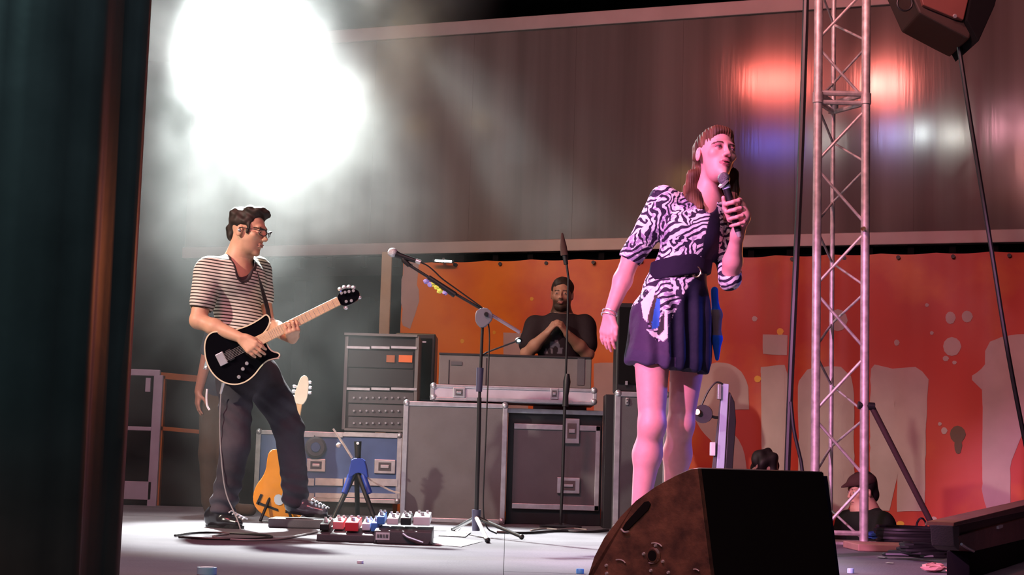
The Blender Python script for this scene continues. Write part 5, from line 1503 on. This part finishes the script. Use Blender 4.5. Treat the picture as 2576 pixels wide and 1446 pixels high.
def pz(V):  # back to the picture frame of the garment (its own front layout)
    d = V - V_(CAM); dz_ = d @ V_(FW); return 1288 + FPX * (d @ V_(RV)) / dz_, 723 - FPX * (d @ V_(UV)) / dz_


def inpoly(x, y, P):
    r = np.zeros(len(x), bool); n = len(P)
    for i in range(n):
        x0, y0 = P[i]; x1, y1 = P[i - 1]; c = ((y0 > y) != (y1 > y)) & (x < (x1 - x0) * (y - y0) / ((y1 - y0) or 1e-9) + x0); r ^= c
    return r


def dcol(V, N):
    x, y = pz(V); c = np.zeros((len(V), 4)); fr = V[:, 1] < YS + .09

    def put(P, colr, front=True):
        m = inpoly(x, y, P) & (fr if front else True); c[m, :3] = colr; c[m, 3] = 1
    blk = (.012, .010, .030)
    put([(1782, 505), (1806, 520), (1812, 560), (1808, 640), (1800, 720), (1790, 735), (1770, 690), (1764, 640), (1776, 580), (1786, 540)], blk)
    put([(1735, 712), (1752, 690), (1800, 690), (1812, 960), (1650, 960), (1655, 880), (1690, 800)], (.008, .009, .030))
    put([(1560, 820), (1590, 770), (1612, 758), (1625, 775), (1632, 830), (1655, 860), (1680, 850), (1690, 960), (1560, 960)], (.055, .035, .085))
    put([(1560, 870), (1700, 900), (1700, 960), (1560, 960)], (.05, .035, .085))
    put([(1612, 760), (1645, 720), (1650, 725), (1638, 770), (1628, 810), (1618, 800)], (.8, .8, .82))
    put([(1628, 800), (1648, 740), (1655, 745), (1652, 800), (1640, 830)], (.06, .045, .04))
    put([(1652, 750), (1662, 752), (1658, 825), (1640, 828), (1640, 810)], (.03, .14, .60))
    put([(1668, 775), (1680, 780), (1680, 850), (1668, 858), (1640, 845), (1625, 828), (1640, 832), (1655, 838)], (.8, .8, .82))
    put([(1662, 800), (1672, 778), (1670, 830), (1658, 845), (1652, 838)], (.03, .025, .03))
    # dark shoulder of sleeve edge seams
    return c


def ddisp(V):
    sk = np.clip((J(1700, 715, 0)[2] - V[:, 2]) / .08, 0, 1)
    return sk * (.008 * np.sin(V[:, 0] * 85 + V[:, 1] * 40 + .6 * npnoise(V, 6, 3))) + .003 * npnoise(V, 24, 3)


build_sdf('jacket_dress', D, ZB2, pS, dcol, disp=ddisp, label='zebra print jacket dress with black front panels')
# belt
B2 = SDF(.004); B2.cap(J(1718, 645, .03), J(1708, 704, .03), .124, .128, k=.02)
bn_ = nrm(J(1709, 694, 0) - J(1717, 652, 0)); bn_ = nrm(np.array([-.10, 0, -1.0]))
up_n = nrm(np.array([-.17, 0, 1.0]))
B2.plane(J(1712, 650, .03), up_n); B2.plane(J(1708, 701, .03), -up_n)
bo = build_sdf('belt', B2, CL, pS, flatcol((.014, .010, .030)))
bk_ = J(1752, 684, -.075)
mb = MB(); mb.tube([Vector(bk_) + Vector((.017 * math.cos(t * .449), -.004, .021 * math.sin(t * .449))) for t in range(15)], .004, 8, False)
mb.build('buckle', mat('buckle_gold', (.8, .65, .45), .25, 1), bo, True)
# bracelets
for dy_ in (0, 9):
    c_ = J(1534 - dy_ * .35, 786 + dy_, -.02); ax_ = nrm(wrR - elR); u_ = nrm(np.cross(ax_, (0, 1, 0))); v_ = np.cross(ax_, u_)
    MB().tube([Vector(c_ + (u_ * math.cos(t * .393) + v_ * math.sin(t * .393)) * .031) for t in range(17)], .0028, 6, False).build('bracelet', M_chrome, pS, True)
# blue sash at the hip
Sa = SDF(.004); Sa.chain([J(1798, 730, .08), J(1802, 790, .08), J(1803, 850, .07), J(1804, 903, .06)], [.014, .020, .022, .009], k=.02)
build_sdf('sash', Sa, CL, pS, lambda V, N: np.where(((V[:, 2:3] < J(1800, 840, 0)[2]) | (V[:, 2:3] > J(1800, 775, 0)[2])), np.array([[.02, .12, .60, 1]]), np.array([[.20, .14, .14, 1]])), disp=lambda V: .003 * npnoise(V, 40, 3), label='blue hip sash')
# short dark hem lining, shoes
for k_, (a_, d_) in enumerate(((anR, (.25, -.97)), (anL, (.35, -.93)))):
    Sh = SDF(.004); heel = np.array([a_[0], a_[1] + .02, .055]); toe = np.array([a_[0] + d_[0] * .17, a_[1] + d_[1] * .17, .004])
    Sh.cap(heel + [0, 0, .02], (heel + toe) / 2 + [0, 0, .018], .030, .030, k=.02); Sh.cap((heel + toe) / 2 + [0, 0, .018], toe + [0, 0, .018], .030, .022, k=.02); Sh.cap(heel, [heel[0], heel[1] + .01, .008], .016, .010, k=.01)
    Sh.cap(heel + [0, 0, .02], a_, .032, .034, k=.02)
    build_sdf('shoe', Sh, vmat('pump_%d' % k_, .3, .5), pS, flatcol((.02, .018, .03)))
# handheld microphone
hm = thing('microphone', 'handheld wireless microphone held to the singer mouth', 'microphone', Vector(mB_))
MB().sphere(Vector(J(1821, 449, -.205)), .0255, 16, 12).build('grille', mat('mic_grille_dark', (.16, .15, .18), .4, .6, bump=.6, bscale=300), hm, True)
MB().tube([Vector(J(1819, 458, -.205)), Vector(J(1823, 462, -.203))], .0262, 16).build('grille_band', M_chrome, hm, True)
MB().tube([Vector(J(1824, 462, -.203)), Vector(mA), Vector(axis_pt(.5)), Vector(mB_)], [.020, .0165, .0145, .013], 16).build('handle', M_black, hm, True)
MB().tube([Vector(axis_pt(1.0)), Vector(axis_pt(.93))], .0172, 14).build('collar', mat('pale_blue_edge', (.42, .50, .68), .5), hm, True)
MB().tube([Vector(mB_), Vector(mB_ - md * .022)], [.0125, .009], 12).build('antenna_end', M_steel, hm, True)

# ------------------------------------------------------------------ keyboardist
YK = 11.35
J = lambda x, y, d=0.0: V_(W(x, y, YK + d))
pk_ = person('bearded keyboardist in black printed tee shirt with both hands raised to his chest', V_(W(1412, 1340, YK)) * [1, 1, 0] + [0, 0, -1.1])
hk = Head(J(1414, 740, 0), (-.12, -1, -.12), (.02, -.10, 1), 1.02)
shR, shL = J(1350, 822, .02), J(1470, 822, .02)
elR, elL = J(1325, 890, -.06), J(1478, 890, -.06)
wrR, wrL = J(1376, 838, -.20), J(1427, 840, -.20)
nk = J(1412, 800, .03); chest = J(1410, 850, .03); waist = J(1410, 960, .04)
S = SDF(.006); hk.skull(S)
S.cap(hk.w(0, -.02, -.05), nk, .062, .066, k=.03); S.cap(nk, chest, .08, .13, k=.05); S.cap(shR, shL, .066, .066, k=.06)
S.cap(chest, waist, .14, .14, k=.06); pel = waist + (0, 0, -.12)
for a, b_, c in ((shR, elR, wrR), (shL, elL, wrL)):
    S.cap(a, b_, .056, .046, k=.03); S.cap(b_, b_ * .6 + c * .4, .046, .044, k=.02); S.cap(b_ * .6 + c * .4, c, .044, .028, k=.02)
hand(S, wrR, (.55, -.25, .75), (.6, .3, -.2), (.1, -.2, 1), curl=(30, 55, 40), k=.98); hand(S, wrL, (-.55, -.25, .75), (-.6, .3, -.2), (-.1, -.2, 1), curl=(30, 55, 40), k=.98)
build_sdf('body', S, SK, pk_, lambda V, N: hk.paint(V, np.tile(np.array([.36, .19, .13, 1.0]), (len(V), 1)), brow=(.03, .015, .01), lip=(.3, .12, .1), stubble=((.035, .018, .012), .92)))
T = SDF(.006); T.cap(shR, shL, .082, .082, k=.06); T.cap(nk + (0, 0, -.05), chest, .11, .15, k=.05); T.cap(chest, waist, .165, .165, k=.05)
T.cap(shR, shR * .35 + elR * .65, .078, .080, k=.03); T.cap(shL, shL * .35 + elL * .65, .078, .080, k=.03); T.cap(hk.w(0, -.02, -.05), nk + (0, -.01, .02), .064, .068, k=.01, op='sub')


def kcol(V, N):
    c = np.tile(np.array([.018, .012, .016, 1.0]), (len(V), 1)); fr = V[:, 1] < YK
    for (x, y, r, cc) in ((1362, 842, .024, (.02, .10, .04)), (1403, 840, .02, (.02, .10, .03)), (1395, 870, .036, (.10, .10, .13)), (1378, 885, .03, (.14, .12, .14)), (1408, 885, .034, (.13, .12, .15)), (1402, 862, .020, (.20, .18, .2))):
        q = J(x, y, 0); m_ = fr & (np.abs(V[:, 0] - q[0]) < r) & (np.abs(V[:, 2] - q[2]) < r * .6) & (npnoise(V, 60, 3) > -.2); c[m_, :3] = cc
    return c


build_sdf('tee_shirt', T, CL, pk_, kcol, disp=lambda V: .005 * npnoise(V, 16, 3))
H = SDF(.006); hk.ell(H, (0, -.02, .042), (.080, .098, .082)); hk.ell(H, (0, .09, .015), (.10, .05, .06), .01, 'sub'); hk.ell(H, (0, .05, -.05), (.1, .07, .06), .01, 'sub')
build_sdf('hair', H, HR, pk_, flatcol((.022, .013, .010)), disp=lambda V: .003 * npnoise(V, 60, 3))
H = SDF(.006); hk.ell(H, (0, .050, -.088), (.050, .048, .040)); hk.ell(H, (0, .088, -.052), (.03, .02, .022), .006, 'sub'); hk.ell(H, (0, .10, -.03), (.05, .03, .02), .006, 'sub')
build_sdf('beard', H, HR, pk_, flatcol((.028, .015, .010)), disp=lambda V: .003 * npnoise(V, 70, 3))
# his stool and legs: he sits on a high platform box behind the cases
Jn = SDF(.007); Jn.cap(waist + (0, 0, .03), pel, .15, .16, k=.05)
for q in (-1, 1):
    h_ = pel + (q * .09, 0, -.04); k2 = h_ + np.array([q * .04, -.05, -.42]); a2 = np.array([k2[0], k2[1] + .05, .10]); Jn.cap(h_, k2, .10, .075, k=.05); Jn.cap(k2, a2, .075, .055, k=.03)
    Jn.cap([a2[0], a2[1], .05], [a2[0], a2[1] - .16, .04], .045, .04, k=.02)
build_sdf('trousers', Jn, CL, pk_, flatcol((.02, .02, .03)))

# ------------------------------------------------------------------ two people low behind the deck
def crouched(label, hx, hy, Y, fwd, k, capc, skinc, cloth, hair_only=False, seed=1):
    Jc = lambda x, y, d=0.0: V_(W(x, y, Y + d))
    hc = Jc(hx, hy); p = person(label, hc * [1, 1, 0] + [0, 0, -1.1])
    hh = Head(hc, fwd, (0, 0, 1), k); f = nrm([fwd[0], fwd[1], 0]); r = nrm(np.cross(f, (0, 0, 1)))
    S = SDF(.007); hh.skull(S); nk = hc + [0, 0, -.16 * k] - f * .03; S.cap(hh.w(0, -.02, -.05), nk, .055, .06, k=.03)
    pel = nk + np.array([0, 0, -.48]) - f * .12; pel[2] = max(pel[2], -.62)
    S.cap(nk, pel, .10, .13, k=.05); sh = [nk + r * q * .17 + [0, 0, -.05] for q in (-1, 1)]
    kn = [pel + f * .42 + r * q * .12 + [0, 0, .02] for q in (-1, 1)]
    an = [np.array([kn[i][0], kn[i][1], -1.02]) for i in (0, 1)]
    hn_ = [kn[i] - f * .06 + [0, 0, .12] for i in (0, 1)]; el = [sh[i] * .5 + hn_[i] * .5 + r * (i * 2 - 1) * .08 + [0, 0, -.08] for i in (0, 1)]
    S.cap(sh[0], sh[1], .06, .06, k=.05)
    for i in (0, 1): S.cap(sh[i], el[i], .05, .042, k=.03); S.cap(el[i], hn_[i], .042, .03, k=.02); hand(S, hn_[i], f, (0, 0, -1), -r * (i * 2 - 1), k=.95)
    build_sdf('body', S, SK, p, lambda V, N: hh.paint(V, np.tile(np.array([*skinc, 1.0]), (len(V), 1))))
    T = SDF(.008); T.cap(nk + [0, 0, -.05], pel, .13, .17, k=.05); T.cap(sh[0], sh[1], .085, .085, k=.05)
    for i in (0, 1): T.cap(sh[i], el[i], .075, .062, k=.03); T.cap(el[i], el[i] * .3 + hn_[i] * .7, .062, .05, k=.03)
    T.cap(hh.w(0, -.02, -.05), nk + [0, 0, .02], .06, .065, k=.01, op='sub')
    build_sdf('jacket', T, CL, p, flatcol(cloth), disp=lambda V: .006 * npnoise(V, 14, 3))
    Tn = SDF(.009)
    for i in (0, 1): Tn.cap(pel + r * (i * 2 - 1) * .08, kn[i], .11, .08, k=.05); Tn.cap(kn[i], an[i], .075, .06, k=.03); Tn.cap(an[i] + [0, 0, -.03], an[i] + f * .15 + [0, 0, -.035], .045, .04, k=.02)
    build_sdf('trousers', Tn, CL, p, flatcol((.02, .02, .03)))
    H = SDF(.006); hh.ell(H, (0, -.02, .045), (.084, .10, .086)); hh.ell(H, (0, -.07, -.02), (.066, .045, .07), .02)
    hh.ell(H, (0, .09, -.01), (.10, .06, .06), .01, 'sub'); hh.ell(H, (0, .05, -.06), (.1, .06, .06), .01, 'sub')
    build_sdf('hair', H, HR, p, flatcol((.012, .008, .008)), disp=lambda V: (.012 if hair_only else .004) * npnoise(V, 40, 3))
    if capc is not None:
        H = SDF(.006); hh.ell(H, (0, -.01, .062), (.088, .104, .066)); hh.cap(H, (0, .08, .055), (0, .135, .040), .03, .022, .02); H.plane(hh.w(0, 0, .045), -hh.u)
        build_sdf('cap', H, CL, p, flatcol(capc))
    bx = MB().box((pel[0] - .22, pel[1] - .20, -1.1), (pel[0] + .22, pel[1] + .2, pel[2] - .21)).build('seat_crate', M_casedk)
    return p, bx, pel


p1, bx1, _ = crouched('crew member in dark cap and black jacket sitting low behind the truss tower', 2168, 1236, 10.15, (-.85, -.35, -.15), .96, (.05, .02, .02), (.50, .26, .20), (.008, .010, .008))
tag(bx1, 'dark crate under the capped crew member behind the truss tower', 'crate')
p2, bx2, _ = crouched('bushy dark haired person whose head rises just above the wedge', 1925, 1186, 10.1, (.1, 1, 0), 1.05, None, (.40, .24, .18), (.02, .012, .012), True)
tag(bx2, 'dark crate under the bushy haired person behind the wedge', 'crate')
# dim person standing beyond the guitarist
YB = 10.4
J = lambda x, y, d=0.0: V_(W(x, y, YB + d))
pb_ = person('dim figure in dark clothes standing behind the guitarist, mostly hidden', J(548, 1290) * [1, 1, 0])
hb = Head(J(590, 690, 0), (.95, -.3, 0), (0, 0, 1), 1.0)
S = SDF(.008); hb.skull(S); nk = J(588, 745, .02); S.cap(hb.w(0, -.02, -.05), nk, .055, .06, k=.03); pel = J(560, 985, .02)
S.cap(nk, pel, .12, .12, k=.05); shA, shB = J(560, 775, -.12), J(590, 775, .2); S.cap(shA, shB, .06, .06, k=.05)
eA, wA = J(525, 880, -.12), J(500, 985, -.08); S.cap(shA, eA, .05, .042, k=.03); S.cap(eA, wA, .042, .028, k=.02); hand(S, wA, (-.05, 0, -1), (.8, .4, 0), (.3, -.8, 0), curl=(15, 20, 15))
build_sdf('body', S, SK, pb_, flatcol((.30, .12, .08)))
T = SDF(.009); T.cap(nk + (0, 0, -.05), pel, .14, .15, k=.05); T.cap(shA, shB, .08, .08, k=.05); T.cap(shA, eA, .065, .055, k=.03)
build_sdf('tee_shirt', T, CL, pb_, flatcol((.02, .02, .035)))
Tn = SDF(.009); Tn.cap(pel, pel + (0, 0, -.08), .15, .14, k=.05)
for x in (528, 575):
    Tn.cap(J(x + 10, 1010, 0), J(x + 2, 1140, -.04), .095, .075, k=.04); a_ = J(x, 1290, 0); a_[2] = .09; Tn.cap(J(x + 2, 1140, -.04), a_, .075, .06, k=.03); Tn.cap([a_[0], a_[1], .04], [a_[0] + .15, a_[1] - .05, .04], .04, .038, k=.02)
build_sdf('trousers', Tn, CL, pb_, flatcol((.05, .03, .022)))
H = SDF(.008); hb.ell(H, (0, -.02, .045), (.082, .098, .084)); hb.ell(H, (0, .09, -.01), (.10, .06, .06), .01, 'sub')
build_sdf('hair', H, HR, pb_, flatcol((.02, .012, .01)))

# ================================================================== HAZE
sm = bpy.data.materials.new('haze'); sm.use_nodes = True; nt = sm.node_tree; N = nt.nodes; L = nt.links
N.remove(N['Principled BSDF']); out = N['Material Output']
vs = N.new('ShaderNodeVolumeScatter'); vs.inputs['Color'].default_value = (.95, 1, .98, 1); vs.inputs['Anisotropy'].default_value = 0.1
tc = N.new('ShaderNodeTexCoord')
nz = N.new('ShaderNodeTexNoise'); nz.inputs['Scale'].default_value = 1.7; nz.inputs['Detail'].default_value = 4; nz.inputs['Distortion'].default_value = .6
L.new(tc.outputs['Object'], nz.inputs['Vector'])
rp = N.new('ShaderNodeMapRange'); rp.inputs[1].default_value = .40; rp.inputs[2].default_value = .70; rp.inputs[3].default_value = .04; rp.inputs[4].default_value = 1.0
L.new(nz.outputs['Fac'], rp.inputs[0])
# soft falloff towards the haze bank's own borders
sx = N.new('ShaderNodeSeparateXYZ'); L.new(tc.outputs['Generated'], sx.inputs[0])
def edge(sock, a, b_, c, d):
    r1 = N.new('ShaderNodeMapRange'); r1.interpolation_type = 'SMOOTHSTEP'; r1.inputs[1].default_value = a; r1.inputs[2].default_value = b_; L.new(sock, r1.inputs[0])
    r2 = N.new('ShaderNodeMapRange'); r2.interpolation_type = 'SMOOTHSTEP'; r2.inputs[1].default_value = d; r2.inputs[2].default_value = c; L.new(sock, r2.inputs[0])
    m = N.new('ShaderNodeMath'); m.operation = 'MULTIPLY'; L.new(r1.outputs[0], m.inputs[0]); L.new(r2.outputs[0], m.inputs[1]); return m.outputs[0]
ex = edge(sx.outputs['X'], 0, .12, .50, .82); ey = edge(sx.outputs['Y'], 0, .15, .8, 1.0)
rz = N.new('ShaderNodeMapRange'); rz.interpolation_type = 'SMOOTHSTEP'; rz.inputs[1].default_value = 0.24; rz.inputs[2].default_value = .74; rz.inputs[3].default_value = .12; rz.inputs[4].default_value = 1.0; L.new(sx.outputs['Z'], rz.inputs[0])
o_ = rp.outputs[0]
for e in (ex, ey, rz.outputs[0]):
    m = N.new('ShaderNodeMath'); m.operation = 'MULTIPLY'; L.new(o_, m.inputs[0]); L.new(e, m.inputs[1]); o_ = m.outputs[0]
m = N.new('ShaderNodeMath'); m.operation = 'MULTIPLY'; m.inputs[1].default_value = .50; L.new(o_, m.inputs[0]); L.new(m.outputs[0], vs.inputs['Density'])
L.new(vs.outputs[0], out.inputs['Volume'])
hz = MB().box((-4.4, 9.1, .02), (.9, 12.6, 4.9)).build('stage_haze', sm); tag(hz, 'bank of white stage smoke lit by the spotlight above the guitarist', 'smoke', kind='stuff')
